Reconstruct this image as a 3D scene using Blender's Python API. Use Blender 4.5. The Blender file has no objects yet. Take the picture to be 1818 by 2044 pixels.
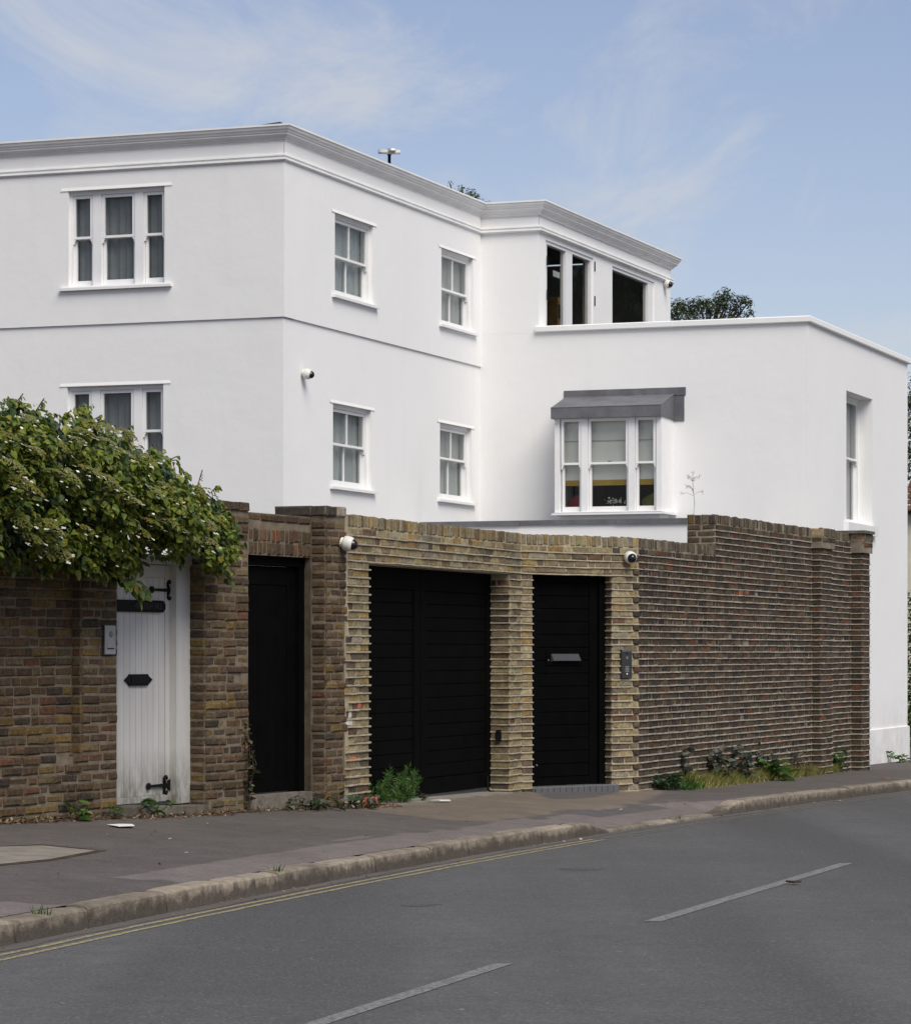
import bpy, math, random
import numpy as np
from mathutils import Vector, Matrix

# ------------------------------------------------------------------ camera, sky, sun, exposure
SC = bpy.context.scene
COL = SC.collection
F, VH, UC, ZC = 6100.0, 1300.0, 909.0, 1.325      # photo measures: focal length, horizon row, centre column, eye height
SLOPE = 0.0102                                     # the road falls gently away from the viewer
RAD = math.radians

cam_d = bpy.data.cameras.new('camera')
cam = bpy.data.objects.new('camera', cam_d)
COL.objects.link(cam)
cam.location = (0, 0, ZC)
cam.rotation_euler = (RAD(90), 0, 0)
cam_d.sensor_fit = 'HORIZONTAL'
cam_d.sensor_width = 36.0
cam_d.lens = 36.0 * F / 1818.0
cam_d.shift_y = (VH - 1022.0) / 1818.0
cam_d.clip_start = 0.5
cam_d.clip_end = 6000
SC.camera = cam

SUN_EL, SUN_AZ = RAD(50), RAD(152)                 # azimuth clockwise from +Y
world = bpy.data.worlds.new('World')
SC.world = world
world.use_nodes = True
wn, wl = world.node_tree.nodes, world.node_tree.links
wn.clear()
w_out = wn.new('ShaderNodeOutputWorld')
w_bg = wn.new('ShaderNodeBackground')
w_bg.inputs['Strength'].default_value = 0.093
sky = wn.new('ShaderNodeTexSky')
sky.sky_type = 'NISHITA'
sky.sun_disc = False
sky.sun_elevation = SUN_EL
sky.sun_rotation = SUN_AZ
sky.altitude = 40
sky.air_density = 1.0
sky.dust_density = 0.6
sky.ozone_density = 2.2
tc = wn.new('ShaderNodeTexCoord')
sep = wn.new('ShaderNodeSeparateXYZ')
wl.new(tc.outputs['Generated'], sep.inputs[0])
addz = wn.new('ShaderNodeMath'); addz.operation = 'ADD'; addz.inputs[1].default_value = 0.093
absz = wn.new('ShaderNodeMath'); absz.operation = 'MAXIMUM'; absz.inputs[1].default_value = 0.0
wl.new(sep.outputs['Z'], absz.inputs[0]); wl.new(absz.outputs[0], addz.inputs[0])
dx = wn.new('ShaderNodeMath'); dx.operation = 'DIVIDE'
dy = wn.new('ShaderNodeMath'); dy.operation = 'DIVIDE'
wl.new(sep.outputs['X'], dx.inputs[0]); wl.new(addz.outputs[0], dx.inputs[1])
wl.new(sep.outputs['Y'], dy.inputs[0]); wl.new(addz.outputs[0], dy.inputs[1])
cmb = wn.new('ShaderNodeCombineXYZ')
wl.new(dx.outputs[0], cmb.inputs[0]); wl.new(dy.outputs[0], cmb.inputs[1])
mp = wn.new('ShaderNodeMapping')
mp.inputs['Rotation'].default_value = (0, 0, RAD(24))
mp.inputs['Scale'].default_value = (1.9, 0.75, 1)
mp.inputs['Location'].default_value = (-1.2, 4.4, 0)
wl.new(cmb.outputs[0], mp.inputs[0])
n1 = wn.new('ShaderNodeTexNoise'); n1.inputs['Scale'].default_value = 2.0; n1.inputs['Detail'].default_value = 11
n1.inputs['Roughness'].default_value = 0.68; n1.inputs['Distortion'].default_value = 0.8
wl.new(mp.outputs[0], n1.inputs['Vector'])
n2 = wn.new('ShaderNodeTexNoise'); n2.inputs['Scale'].default_value = 0.9; n2.inputs['Detail'].default_value = 3
wl.new(mp.outputs[0], n2.inputs['Vector'])
mul = wn.new('ShaderNodeMath'); mul.operation = 'MULTIPLY'
wl.new(n1.outputs[0], mul.inputs[0]); wl.new(n2.outputs[0], mul.inputs[1])
crmp = wn.new('ShaderNodeMapRange')
crmp.inputs['From Min'].default_value = 0.225; crmp.inputs['From Max'].default_value = 0.385
crmp.inputs['To Min'].default_value = 0.08; crmp.inputs['To Max'].default_value = 0.72
wl.new(mul.outputs[0], crmp.inputs[0])
tint = wn.new('ShaderNodeMix'); tint.data_type = 'RGBA'; tint.blend_type = 'MULTIPLY'
tint.inputs['Factor'].default_value = 1.0
tint.inputs['B'].default_value = (1.13, 0.97, 0.985, 1)
wl.new(sky.outputs[0], tint.inputs['A'])
cl = wn.new('ShaderNodeMix'); cl.data_type = 'RGBA'
cl.inputs['B'].default_value = (5.6, 5.75, 6.1, 1)
wl.new(crmp.outputs[0], cl.inputs['Factor'])
wl.new(tint.outputs['Result'], cl.inputs['A'])
wl.new(cl.outputs['Result'], w_bg.inputs['Color'])
wl.new(w_bg.outputs[0], w_out.inputs['Surface'])

sun_d = bpy.data.lights.new('sun', 'SUN')
sun_d.energy = 3.1
sun_d.angle = RAD(38)
sun_d.color = (1.0, 0.945, 0.84)
sun = bpy.data.objects.new('sun', sun_d)
COL.objects.link(sun)
sdir = Vector((math.sin(SUN_AZ) * math.cos(SUN_EL), math.cos(SUN_AZ) * math.cos(SUN_EL), math.sin(SUN_EL)))
sun.rotation_euler = sdir.to_track_quat('Z', 'Y').to_euler()

SC.view_settings.view_transform = 'Standard'
SC.view_settings.look = 'None'
SC.view_settings.exposure = 0.25
SC.view_settings.gamma = 1.0
SC.view_settings.use_curve_mapping = False
SC.render.engine = 'CYCLES'

RN = random.Random(11)

# ------------------------------------------------------------------ materials
def new_mat(name):
    m = bpy.data.materials.new(name); m.use_nodes = True
    nt = m.node_tree; nt.nodes.clear()
    out = nt.nodes.new('ShaderNodeOutputMaterial')
    p = nt.nodes.new('ShaderNodeBsdfPrincipled')
    nt.links.new(p.outputs[0], out.inputs['Surface'])
    return m, nt, p, out

def noise(nt, scale, detail=4, rough=0.6, vec=None, stretch=None, rot=0.0):
    n = nt.nodes.new('ShaderNodeTexNoise')
    n.inputs['Scale'].default_value = scale; n.inputs['Detail'].default_value = detail
    n.inputs['Roughness'].default_value = rough
    if vec is None:
        g = nt.nodes.new('ShaderNodeNewGeometry'); vec = g.outputs['Position']
    if stretch or rot:
        mpn = nt.nodes.new('ShaderNodeMapping')
        mpn.inputs['Rotation'].default_value = (0, 0, rot)
        if stretch: mpn.inputs['Scale'].default_value = stretch
        nt.links.new(vec, mpn.inputs[0]); vec = mpn.outputs[0]
    nt.links.new(vec, n.inputs['Vector'])
    return n.outputs[0]

def mrange(nt, val, a, b, c, d):
    r = nt.nodes.new('ShaderNodeMapRange')
    for k, v in zip(('From Min', 'From Max', 'To Min', 'To Max'), (a, b, c, d)): r.inputs[k].default_value = v
    nt.links.new(val, r.inputs[0]); return r.outputs[0]

def mix(nt, fac, a, b, mode='MIX'):
    m = nt.nodes.new('ShaderNodeMix'); m.data_type = 'RGBA'; m.blend_type = mode
    for k, v in (('Factor', fac), ('A', a), ('B', b)):
        if isinstance(v, (int, float)): m.inputs[k].default_value = v
        elif isinstance(v, tuple): m.inputs[k].default_value = (v[0], v[1], v[2], 1)
        else: nt.links.new(v, m.inputs[k])
    return m.outputs['Result']

def gray(nt, v):
    c = nt.nodes.new('ShaderNodeCombineColor')
    for i in range(3): nt.links.new(v, c.inputs[i])
    return c.outputs[0]

def bump(nt, p, h, strength, dist):
    b = nt.nodes.new('ShaderNodeBump'); b.inputs['Strength'].default_value = strength
    b.inputs['Distance'].default_value = dist
    nt.links.new(h, b.inputs['Height']); nt.links.new(b.outputs[0], p.inputs['Normal'])

def simple(name, col, rough=0.6, amt=0.15, scale=6.0, spec=0.35, bstr=0.0, bscale=60, metal=0.0):
    m, nt, p, out = new_mat(name)
    n = noise(nt, scale, 5)
    f = gray(nt, mrange(nt, n, 0.3, 0.7, 1 - amt, 1 + amt))
    nt.links.new(mix(nt, 1.0, col, f, 'MULTIPLY'), p.inputs['Base Color'])
    p.inputs['Roughness'].default_value = rough
    p.inputs['Specular IOR Level'].default_value = spec
    p.inputs['Metallic'].default_value = metal
    if bstr: bump(nt, p, noise(nt, bscale, 5), bstr, 0.01)
    return m

def brickmat(name, mode, dirt=(0.06, 0.05, 0.042), bloom=0.32):
    m, nt, p, out = new_mat(name)
    if mode == 'obj':
        a = nt.nodes.new('ShaderNodeObjectInfo'); col = a.outputs['Color']
    else:
        a = nt.nodes.new('ShaderNodeAttribute'); a.attribute_name = 'Col'; col = a.outputs['Color']
    f1 = gray(nt, mrange(nt, noise(nt, 24, 7, 0.75), 0.3, 0.7, 0.50, 1.5))
    c = mix(nt, 1.0, col, f1, 'MULTIPLY')
    spot = mrange(nt, noise(nt, 85, 3, 0.6), 0.58, 0.74, 0, 0.55)
    c = mix(nt, spot, c, dirt)
    pale = mrange(nt, noise(nt, 48, 4, 0.7), 0.57, 0.76, 0, bloom)
    c = mix(nt, pale, c, (0.36, 0.32, 0.26))
    soot = mrange(nt, noise(nt, 1.1, 4, 0.6), 0.50, 0.72, 0, 0.42)
    c = mix(nt, soot, c, (0.05, 0.043, 0.037))
    nt.links.new(c, p.inputs['Base Color'])
    p.inputs['Roughness'].default_value = 0.92
    p.inputs['Specular IOR Level'].default_value = 0.15
    bump(nt, p, noise(nt, 70, 6, 0.7), 0.7, 0.012)
    return m

def leafmat(name, mode, trans=0.3, rough=0.45):
    m, nt, p, out = new_mat(name)
    if mode == 'obj':
        a = nt.nodes.new('ShaderNodeObjectInfo')
    else:
        a = nt.nodes.new('ShaderNodeAttribute'); a.attribute_name = 'Col'
    nt.links.new(a.outputs['Color'], p.inputs['Base Color'])
    p.inputs['Roughness'].default_value = rough
    p.inputs['Specular IOR Level'].default_value = 0.35
    t = nt.nodes.new('ShaderNodeBsdfTranslucent')
    nt.links.new(a.outputs['Color'], t.inputs['Color'])
    ms = nt.nodes.new('ShaderNodeMixShader'); ms.inputs[0].default_value = trans
    nt.links.new(p.outputs[0], ms.inputs[1]); nt.links.new(t.outputs[0], ms.inputs[2])
    nt.links.new(ms.outputs[0], out.inputs['Surface'])
    return m

def glassmat(name):
    m = bpy.data.materials.new(name); m.use_nodes = True
    nt = m.node_tree; nt.nodes.clear()
    out = nt.nodes.new('ShaderNodeOutputMaterial')
    tr = nt.nodes.new('ShaderNodeBsdfTransparent'); tr.inputs[0].default_value = (0.90, 0.93, 0.92, 1)
    gl = nt.nodes.new('ShaderNodeBsdfGlossy'); gl.inputs['Roughness'].default_value = 0.015
    fr = nt.nodes.new('ShaderNodeFresnel'); fr.inputs['IOR'].default_value = 1.5
    bp = nt.nodes.new('ShaderNodeBump'); bp.inputs['Strength'].default_value = 0.06; bp.inputs['Distance'].default_value = 0.05
    nt.links.new(noise(nt, 3.0, 2), bp.inputs['Height'])
    nt.links.new(bp.outputs[0], gl.inputs['Normal'])
    sc = nt.nodes.new('ShaderNodeMath'); sc.operation = 'MULTIPLY'; sc.inputs[1].default_value = 0.65
    nt.links.new(fr.outputs[0], sc.inputs[0])
    ms = nt.nodes.new('ShaderNodeMixShader')
    nt.links.new(sc.outputs[0], ms.inputs[0])
    nt.links.new(tr.outputs[0], ms.inputs[1]); nt.links.new(gl.outputs[0], ms.inputs[2])
    nt.links.new(ms.outputs[0], out.inputs['Surface'])
    return m

def rendermat():
    m, nt, p, out = new_mat('white_render')
    a = mrange(nt, noise(nt, 0.7, 5, 0.65), 0.35, 0.7, 0.0, 0.5)
    c = mix(nt, a, (0.81, 0.81, 0.805), (0.755, 0.757, 0.75))
    streak = mrange(nt, noise(nt, 1.0, 5, 0.65, stretch=(5, 5, 0.45)), 0.55, 0.8, 0.0, 0.16)
    c = mix(nt, streak, c, (0.64, 0.63, 0.60))
    # splash-back dirt close to the pavement
    g = nt.nodes.new('ShaderNodeNewGeometry'); sp = nt.nodes.new('ShaderNodeSeparateXYZ')
    nt.links.new(g.outputs['Position'], sp.inputs[0])
    low = mrange(nt, sp.outputs['Z'], 0.75, -0.35, 0.0, 1.0)
    dn = nt.nodes.new('ShaderNodeMath'); dn.operation = 'MULTIPLY'
    nt.links.new(low, dn.inputs[0]); nt.links.new(mrange(nt, noise(nt, 3, 6, 0.7), 0.35, 0.75, 0.05, 0.75), dn.inputs[1])
    c = mix(nt, dn.outputs[0], c, (0.38, 0.36, 0.32))
    nt.links.new(c, p.inputs['Base Color'])
    p.inputs['Roughness'].default_value = 0.85; p.inputs['Specular IOR Level'].default_value = 0.2
    bump(nt, p, noise(nt, 2.2, 7, 0.6), 0.35, 0.02)
    return m

ROADROT = -RAD(17.5)
def grain(nt, c, scale, pale, dark):
    g1, g2, g3 = noise(nt, 60 * scale, 4, 0.8), noise(nt, 42 * scale, 4, 0.8), noise(nt, 17 * scale, 3, 0.7)
    c = mix(nt, mrange(nt, g1, 0.52, 0.66, 0, 0.75), c, pale)
    c = mix(nt, mrange(nt, g2, 0.52, 0.66, 0, 0.75), c, dark)
    c = mix(nt, mrange(nt, g3, 0.69, 0.74, 0, 0.8), c, tuple(x * 1.5 for x in pale))
    c = mix(nt, mrange(nt, noise(nt, 13 * scale, 3, 0.7), 0.70, 0.75, 0, 0.7), c, tuple(x * .6 for x in dark))
    return c, g1
def asphalt(name, base, pale, dark, bands=True, scale=1.0):
    m, nt, p, out = new_mat(name)
    c = mix(nt, mrange(nt, noise(nt, 0.5, 6, 0.65), 0.35, 0.7, 0, 1), base, tuple(x * 0.80 for x in base))
    c = mix(nt, 1.0, c, gray(nt, mrange(nt, noise(nt, 5, 5, 0.7), 0.3, 0.7, 0.86, 1.12)), 'MULTIPLY')
    if bands:
        b = mrange(nt, noise(nt, 0.55, 3, 0.5, stretch=(1.5, 0.05, 1), rot=ROADROT * -1), 0.42, 0.66, 0, 0.85)
        c = mix(nt, b, c, tuple(x * 0.62 for x in base))
    c, gr = grain(nt, c, scale, pale, dark)
    nt.links.new(c, p.inputs['Base Color'])
    p.inputs['Roughness'].default_value = 0.88; p.inputs['Specular IOR Level'].default_value = 0.25
    bump(nt, p, gr, 0.5, 0.008)
    return m
def pavement_mat():
    """black-top with older, paler and sandier reinstatements; the areas are marked on the mesh, their ragged edges come from noise"""
    m, nt, p, out = new_mat('pavement_asphalt')
    a = nt.nodes.new('ShaderNodeAttribute'); a.attribute_name = 'Col'
    sp = nt.nodes.new('ShaderNodeSeparateColor'); nt.links.new(a.outputs['Color'], sp.inputs[0])
    def edge(ch, soft, wob):
        n = nt.nodes.new('ShaderNodeMath'); n.operation = 'ADD'
        nt.links.new(sp.outputs[ch], n.inputs[0]); nt.links.new(mrange(nt, noise(nt, 5, 6, 0.7), 0.25, 0.75, -wob, wob), n.inputs[1])
        return mrange(nt, n.outputs[0], 0.5 - soft, 0.5 + soft, 0, 1)
    big = mrange(nt, noise(nt, 0.8, 6, 0.65), 0.35, 0.7, 0, 1)
    c = mix(nt, big, (0.112, 0.098, 0.090), (0.084, 0.074, 0.069))
    c = mix(nt, edge('Red', .12, .35), c, mix(nt, big, (0.180, 0.153, 0.145), (0.148, 0.128, 0.120)))
    c = mix(nt, edge('Green', .35, .5), c, mix(nt, big, (0.185, 0.148, 0.112), (0.145, 0.118, 0.092)))
    c = mix(nt, edge('Blue', .10, .2), c, (0.095, 0.088, 0.086))
    c = mix(nt, 1.0, c, gray(nt, mrange(nt, noise(nt, 4, 6, 0.72), 0.3, 0.7, 0.80, 1.16)), 'MULTIPLY')
    c = mix(nt, mrange(nt, noise(nt, 2.3, 5, 0.7), 0.62, 0.72, 0, 0.45), c, (0.05, 0.044, 0.04))
    c, gr = grain(nt, c, 1.2, (0.17, 0.155, 0.145), (0.06, 0.053, 0.05))
    nt.links.new(c, p.inputs['Base Color'])
    p.inputs['Roughness'].default_value = 0.9; p.inputs['Specular IOR Level'].default_value = 0.2
    bump(nt, p, gr, 0.5, 0.008)
    return m

def paintmat(name, col, wear_lo, wear_hi):
    m, nt, p, out = new_mat(name)
    w = mrange(nt, noise(nt, 34, 5, 0.75), wear_lo, wear_hi, 0, 1)
    c = mix(nt, w, (0.10, 0.098, 0.095), col)
    nt.links.new(c, p.inputs['Base Color']); p.inputs['Roughness'].default_value = 0.8
    p.inputs['Specular IOR Level'].default_value = 0.25
    return m

def stonemat(name, col, grime=False):
    m, nt, p, out = new_mat(name)
    oi = nt.nodes.new('ShaderNodeObjectInfo')
    f = gray(nt, mrange(nt, oi.outputs['Random'], 0, 1, 0.70, 1.12))
    c = mix(nt, 1.0, col, f, 'MULTIPLY')
    c = mix(nt, 1.0, c, gray(nt, mrange(nt, noise(nt, 9, 6, 0.7), 0.3, 0.7, 0.65, 1.3)), 'MULTIPLY')
    c = mix(nt, mrange(nt, noise(nt, 2.2, 5, 0.7), 0.52, 0.7, 0, 0.7), c, (0.06, 0.052, 0.045))
    c = mix(nt, mrange(nt, noise(nt, 5, 4, 0.7), 0.66, 0.76, 0, 0.6), c, (0.26, 0.20, 0.09))
    if grime:                                      # tyre and splash grime on the lower face, ragged along its top
        g = nt.nodes.new('ShaderNodeNewGeometry'); sp = nt.nodes.new('ShaderNodeSeparateXYZ'); nt.links.new(g.outputs['Position'], sp.inputs[0])
        h = nt.nodes.new('ShaderNodeMath'); h.operation = 'MULTIPLY_ADD'; h.inputs[1].default_value = SLOPE
        nt.links.new(sp.outputs['Y'], h.inputs[0]); nt.links.new(sp.outputs['Z'], h.inputs[2])
        h2 = nt.nodes.new('ShaderNodeMath'); h2.operation = 'ADD'
        nt.links.new(h.outputs[0], h2.inputs[0]); nt.links.new(mrange(nt, noise(nt, 7, 6, 0.7), 0.25, 0.75, -0.05, 0.05), h2.inputs[1])
        c = mix(nt, mrange(nt, h2.outputs[0], 0.100, 0.050, 0, 0.85), c, (0.062, 0.052, 0.044))
    nt.links.new(c, p.inputs['Base Color']); p.inputs['Roughness'].default_value = 0.9
    p.inputs['Specular IOR Level'].default_value = 0.2
    bump(nt, p, noise(nt, 30, 6, 0.7), 0.7, 0.02)
    return m

def doorwhite():
    m, nt, p, out = new_mat('white_door_paint')
    g = nt.nodes.new('ShaderNodeNewGeometry'); sp = nt.nodes.new('ShaderNodeSeparateXYZ')
    nt.links.new(g.outputs['Position'], sp.inputs[0])
    low = mrange(nt, sp.outputs['Z'], 0.56, 0.14, 0.0, 1.0)
    dn = nt.nodes.new('ShaderNodeMath'); dn.operation = 'MULTIPLY'
    nt.links.new(low, dn.inputs[0]); nt.links.new(mrange(nt, noise(nt, 9, 6, 0.75, stretch=(1, 1, .4)), 0.33, 0.60, 0.12, 0.95), dn.inputs[1])
    c = mix(nt, mrange(nt, noise(nt, 3, 5, .6, stretch=(4, 4, .5)), .4, .75, 0, .5), (0.52, 0.51, 0.49), (0.40, 0.39, 0.37))
    c = mix(nt, dn.outputs[0], c, (0.13, 0.125, 0.095))
    nt.links.new(c, p.inputs['Base Color']); p.inputs['Roughness'].default_value = 0.55
    bump(nt, p, noise(nt, 20, 5, .6, stretch=(3, 3, .3)), 0.25, 0.01)
    return m

MAT = dict(
    render=rendermat(),
    trim=simple('white_trim_paint', (0.78, 0.78, 0.78), 0.45, 0.04, 4),
    cornice=simple('cornice_paint', (0.79, 0.79, 0.78), 0.6, 0.06, 3),
    bo=brickmat('brick_single', 'obj'), bs=brickmat('brick_many', 'attr'),
    mort_old=simple('mortar_old', (0.165, 0.135, 0.098), 0.95, 0.35, 9, 0.1, 0.8, 90),
    mort_yel=simple('mortar_buff', (0.36, 0.31, 0.22), 0.95, 0.25, 9, 0.1, 0.8, 90),
    mort_dark=simple('mortar_grey', (0.225, 0.195, 0.150), 0.95, 0.35, 5, 0.1, 0.8, 90),
    rib_yel=simple('mortar_rib_buff', (0.44, 0.385, 0.285), 0.95, 0.22, 14, 0.1, 0.7, 90),
    rib_dark=simple('mortar_rib_grey', (0.40, 0.37, 0.31), 0.95, 0.35, 6, 0.1, 0.7, 90),
    lead=simple('lead_sheet', (0.115, 0.118, 0.130), 0.55, 0.28, 4, 0.5, 0.3, 12),
    road=asphalt('road_asphalt', (0.105, 0.103, 0.102), (0.20, 0.195, 0.19), (0.045, 0.044, 0.044)),
    pave=pavement_mat(),
    gutter=asphalt('gutter_asphalt', (0.120, 0.108, 0.10), (0.17, 0.155, 0.145), (0.07, 0.06, 0.055), False, 1.3),
    slab=simple('concrete_slab', (0.21, 0.19, 0.16), 0.9, 0.22, 5, 0.2, 0.5, 40),
    soil=simple('leaf_soil', (0.065, 0.048, 0.034), 0.95, 0.5, 14, 0.1, 0.8, 40),
    kerb=stonemat('kerb_granite', (0.29, 0.245, 0.19), True), kerbd=stonemat('dropped_kerb', (0.26, 0.225, 0.18)),
    step=stonemat('step_stone', (0.16, 0.14, 0.115)),
    yline=paintmat('yellow_road_paint', (0.34, 0.285, 0.145), 0.40, 0.56),
    yfade=paintmat('faded_yellow_paint', (0.29, 0.25, 0.15), 0.50, 0.66),
    wline=paintmat('white_road_paint', (0.285, 0.285, 0.28), 0.40, 0.66),
    stain=paintmat('oil_stain', (0.050, 0.051, 0.056), 0.42, 0.60),
    dwhite=doorwhite(),
    black=simple('black_paint', (0.0026, 0.0026, 0.0026), 0.7, 0.25, 5, 0.03),
    iron=simple('black_iron', (0.007, 0.007, 0.007), 0.6, 0.2, 9, 0.12),
    sign=simple('sign_black', (0.007, 0.007, 0.007), 0.6, 0.1, 9, 0.1),
    letter=simple('sign_letter', (0.022, 0.021, 0.020), 0.4, 0.1, 9, 0.3),
    steel=simple('brushed_steel', (0.30, 0.30, 0.30), 0.4, 0.1, 20, 0.5, metal=0.3),
    alu=simple('grey_metal', (0.16, 0.16, 0.16), 0.45, 0.1, 20, 0.5, metal=0.2),
    char=simple('charcoal_panel', (0.030, 0.030, 0.031), 0.4, 0.1, 20, 0.4),
    cement=simple('cement_fillet', (0.30, 0.245, 0.215), 0.9, 0.2, 8, 0.1, 0.6, 50),
    camw=simple('camera_white', (0.66, 0.65, 0.60), 0.4, 0.06, 9, 0.4),
    dome=simple('dome_black', (0.008, 0.008, 0.010), 0.08, 0.05, 9, 0.5),
    glass=glassmat('window_glass'),
    curtain=simple('curtain_cloth', (0.56, 0.58, 0.57), 0.9, 0.06, 3, 0.1),
    net=simple('dim_curtain', (0.30, 0.31, 0.315), 0.9, 0.25, 1.5, 0.1),
    blind=simple('cream_blind', (0.80, 0.79, 0.72), 0.9, 0.05, 3, 0.1),
    fold=simple('blind_seam', (0.42, 0.43, 0.43), 0.9, 0.1, 5),
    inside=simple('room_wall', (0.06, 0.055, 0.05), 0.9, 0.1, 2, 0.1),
    ochre=simple('ochre_valance', (0.42, 0.27, 0.05), 0.9, 0.1, 5),
    wood=simple('orange_wood', (0.34, 0.17, 0.06), 0.6, 0.15, 9),
    paper=simple('paper', (0.72, 0.72, 0.70), 0.8, 0.05, 9),
    red=simple('red_cloth', (0.24, 0.03, 0.035), 0.8, 0.1, 9),
    green=simple('green_cloth', (0.16, 0.17, 0.03), 0.8, 0.1, 9),
    petal=simple('white_petal', (0.78, 0.77, 0.68), 0.7, 0.06, 9),
    lo=leafmat('leaf_single', 'obj'), ls=leafmat('leaf_many', 'attr'),
    bark=simple('bark', (0.075, 0.058, 0.042), 0.9, 0.3, 8, 0.1, 0.7, 30),
    stem=simple('dry_stem', (0.28, 0.25, 0.21), 0.9, 0.2, 9),
    roofdark=simple('roof_felt', (0.06, 0.06, 0.065), 0.8, 0.2, 5),
    tile=simple('clay_tile', (0.13, 0.075, 0.05), 0.85, 0.35, 7, 0.1),
    cream=simple('cream_wall', (0.60, 0.56, 0.44), 0.85, 0.1, 4),
    orange=simple('orange_brick', (0.36, 0.10, 0.045), 0.9, 0.2, 20),
    greyplast=simple('grey_plastic', (0.10, 0.10, 0.11), 0.5, 0.1, 9),
)

# ------------------------------------------------------------------ building helpers
class MB:
    def __init__(self): self.v, self.f, self.c, self.m = [], [], [], []
    def add(self, pts, faces, col=None, mi=0):
        b = len(self.v); self.v.extend(tuple(p) for p in pts)
        for fc in faces:
            self.f.append(tuple(b + i for i in fc)); self.m.append(mi)
            if col is not None: self.c.append(col)
    def quad(self, a, b, c, d, col=None, mi=0): self.add((a, b, c, d), ((0, 1, 2, 3),), col, mi)
    def hexa(self, p, col=None, mi=0):           # p: 8 points, bottom loop then top loop
        self.add(p, ((3, 2, 1, 0), (4, 5, 6, 7), (0, 1, 5, 4), (1, 2, 6, 5), (2, 3, 7, 6), (3, 0, 4, 7)), col, mi)
    def box(self, fr, s0, s1, z0, z1, o0, o1, mi=0, col=None):
        P = fr.pt
        self.hexa([P(s0, o1, z0), P(s1, o1, z0), P(s1, o0, z0), P(s0, o0, z0),
                   P(s0, o1, z1), P(s1, o1, z1), P(s1, o0, z1), P(s0, o0, z1)], col, mi)
    def tube(self, pts, radii, n=6, mi=0, col=None):
        pts = [Vector(p) for p in pts]; rings = []
        for i, p in enumerate(pts):
            t = (pts[min(i + 1, len(pts) - 1)] - pts[max(i - 1, 0)]).normalized()
            a = t.cross(Vector((0, 0, 1)))
            if a.length < 1e-3: a = t.cross(Vector((1, 0, 0)))
            a.normalize(); b = t.cross(a)
            r = radii[i] if isinstance(radii, (list, tuple)) else radii
            rings.append([p + (a * math.cos(k * 2 * math.pi / n) + b * math.sin(k * 2 * math.pi / n)) * r for k in range(n)])
        base = [q for r in rings for q in r]; fs = []
        for i in range(len(rings) - 1):
            for k in range(n):
                k2 = (k + 1) % n
                fs.append((i * n + k, i * n + k2, (i + 1) * n + k2, (i + 1) * n + k))
        fs.append(tuple(range(n - 1, -1, -1))); fs.append(tuple((len(rings) - 1) * n + k for k in range(n)))
        self.add(base, fs, col, mi)
    def lathe(self, prof, n=20, mi=0, M=None):   # prof: (r, h) along +Z
        pts, fs = [], []
        for r, h in prof:
            for k in range(n):
                p = Vector((r * math.cos(2 * math.pi * k / n), r * math.sin(2 * math.pi * k / n), h))
                pts.append(M @ p if M else p)
        for i in range(len(prof) - 1):
            for k in range(n):
                k2 = (k + 1) % n
                fs.append((i * n + k, i * n + k2, (i + 1) * n + k2, (i + 1) * n + k))
        self.add(pts, fs, None, mi)
    def prism(self, fr, poly, o0, o1, mi=0):     # polygon of (s, z), extruded between two offsets
        n = len(poly)
        pts = [fr.pt(s, o1, z) for s, z in poly] + [fr.pt(s, o0, z) for s, z in poly]
        fs = [tuple(range(n)), tuple(range(2 * n - 1, n - 1, -1))]
        for i in range(n):
            j = (i + 1) % n; fs.append((i, i + n, j + n, j))
        self.add(pts, fs, None, mi)
    def mesh(self, name, mats, smooth=False):
        me = bpy.data.meshes.new(name)
        me.from_pydata([tuple(v) for v in self.v], [], self.f)
        for m in (mats if isinstance(mats, (list, tuple)) else [mats]): me.materials.append(m)
        if any(self.m): me.polygons.foreach_set('material_index', self.m)
        if self.c:
            at = me.color_attributes.new('Col', 'FLOAT_COLOR', 'CORNER')
            buf = []
            for fc, c in zip(self.f, self.c): buf.extend((c[0], c[1], c[2], 1.0) * len(fc))
            at.data.foreach_set('color', buf)
        if smooth: me.polygons.foreach_set('use_smooth', [True] * len(me.polygons))
        me.update(); return me
    def build(self, name, mats, parent=None, smooth=False, **kw):
        return link(name, self.mesh(name, mats, smooth), parent, **kw)

def link(name, data, parent=None, label=None, cat=None, group=None, kind=None):
    o = bpy.data.objects.new(name, data); COL.objects.link(o)
    if parent is not None:
        o.parent = parent
        if parent.type == 'EMPTY': o.matrix_parent_inverse = Matrix.Translation(-Vector(parent.location))
    if label: o['label'] = label
    if cat: o['category'] = cat
    if group: o['group'] = group
    if kind: o['kind'] = kind
    return o

def thing(name, loc, label=None, cat=None, group=None, kind=None):
    o = bpy.data.objects.new(name, None); COL.objects.link(o); o.location = loc
    o.empty_display_size = 0.2
    if label: o['label'] = label
    if cat: o['category'] = cat
    if group: o['group'] = group
    if kind: o['kind'] = kind
    return o

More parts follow.
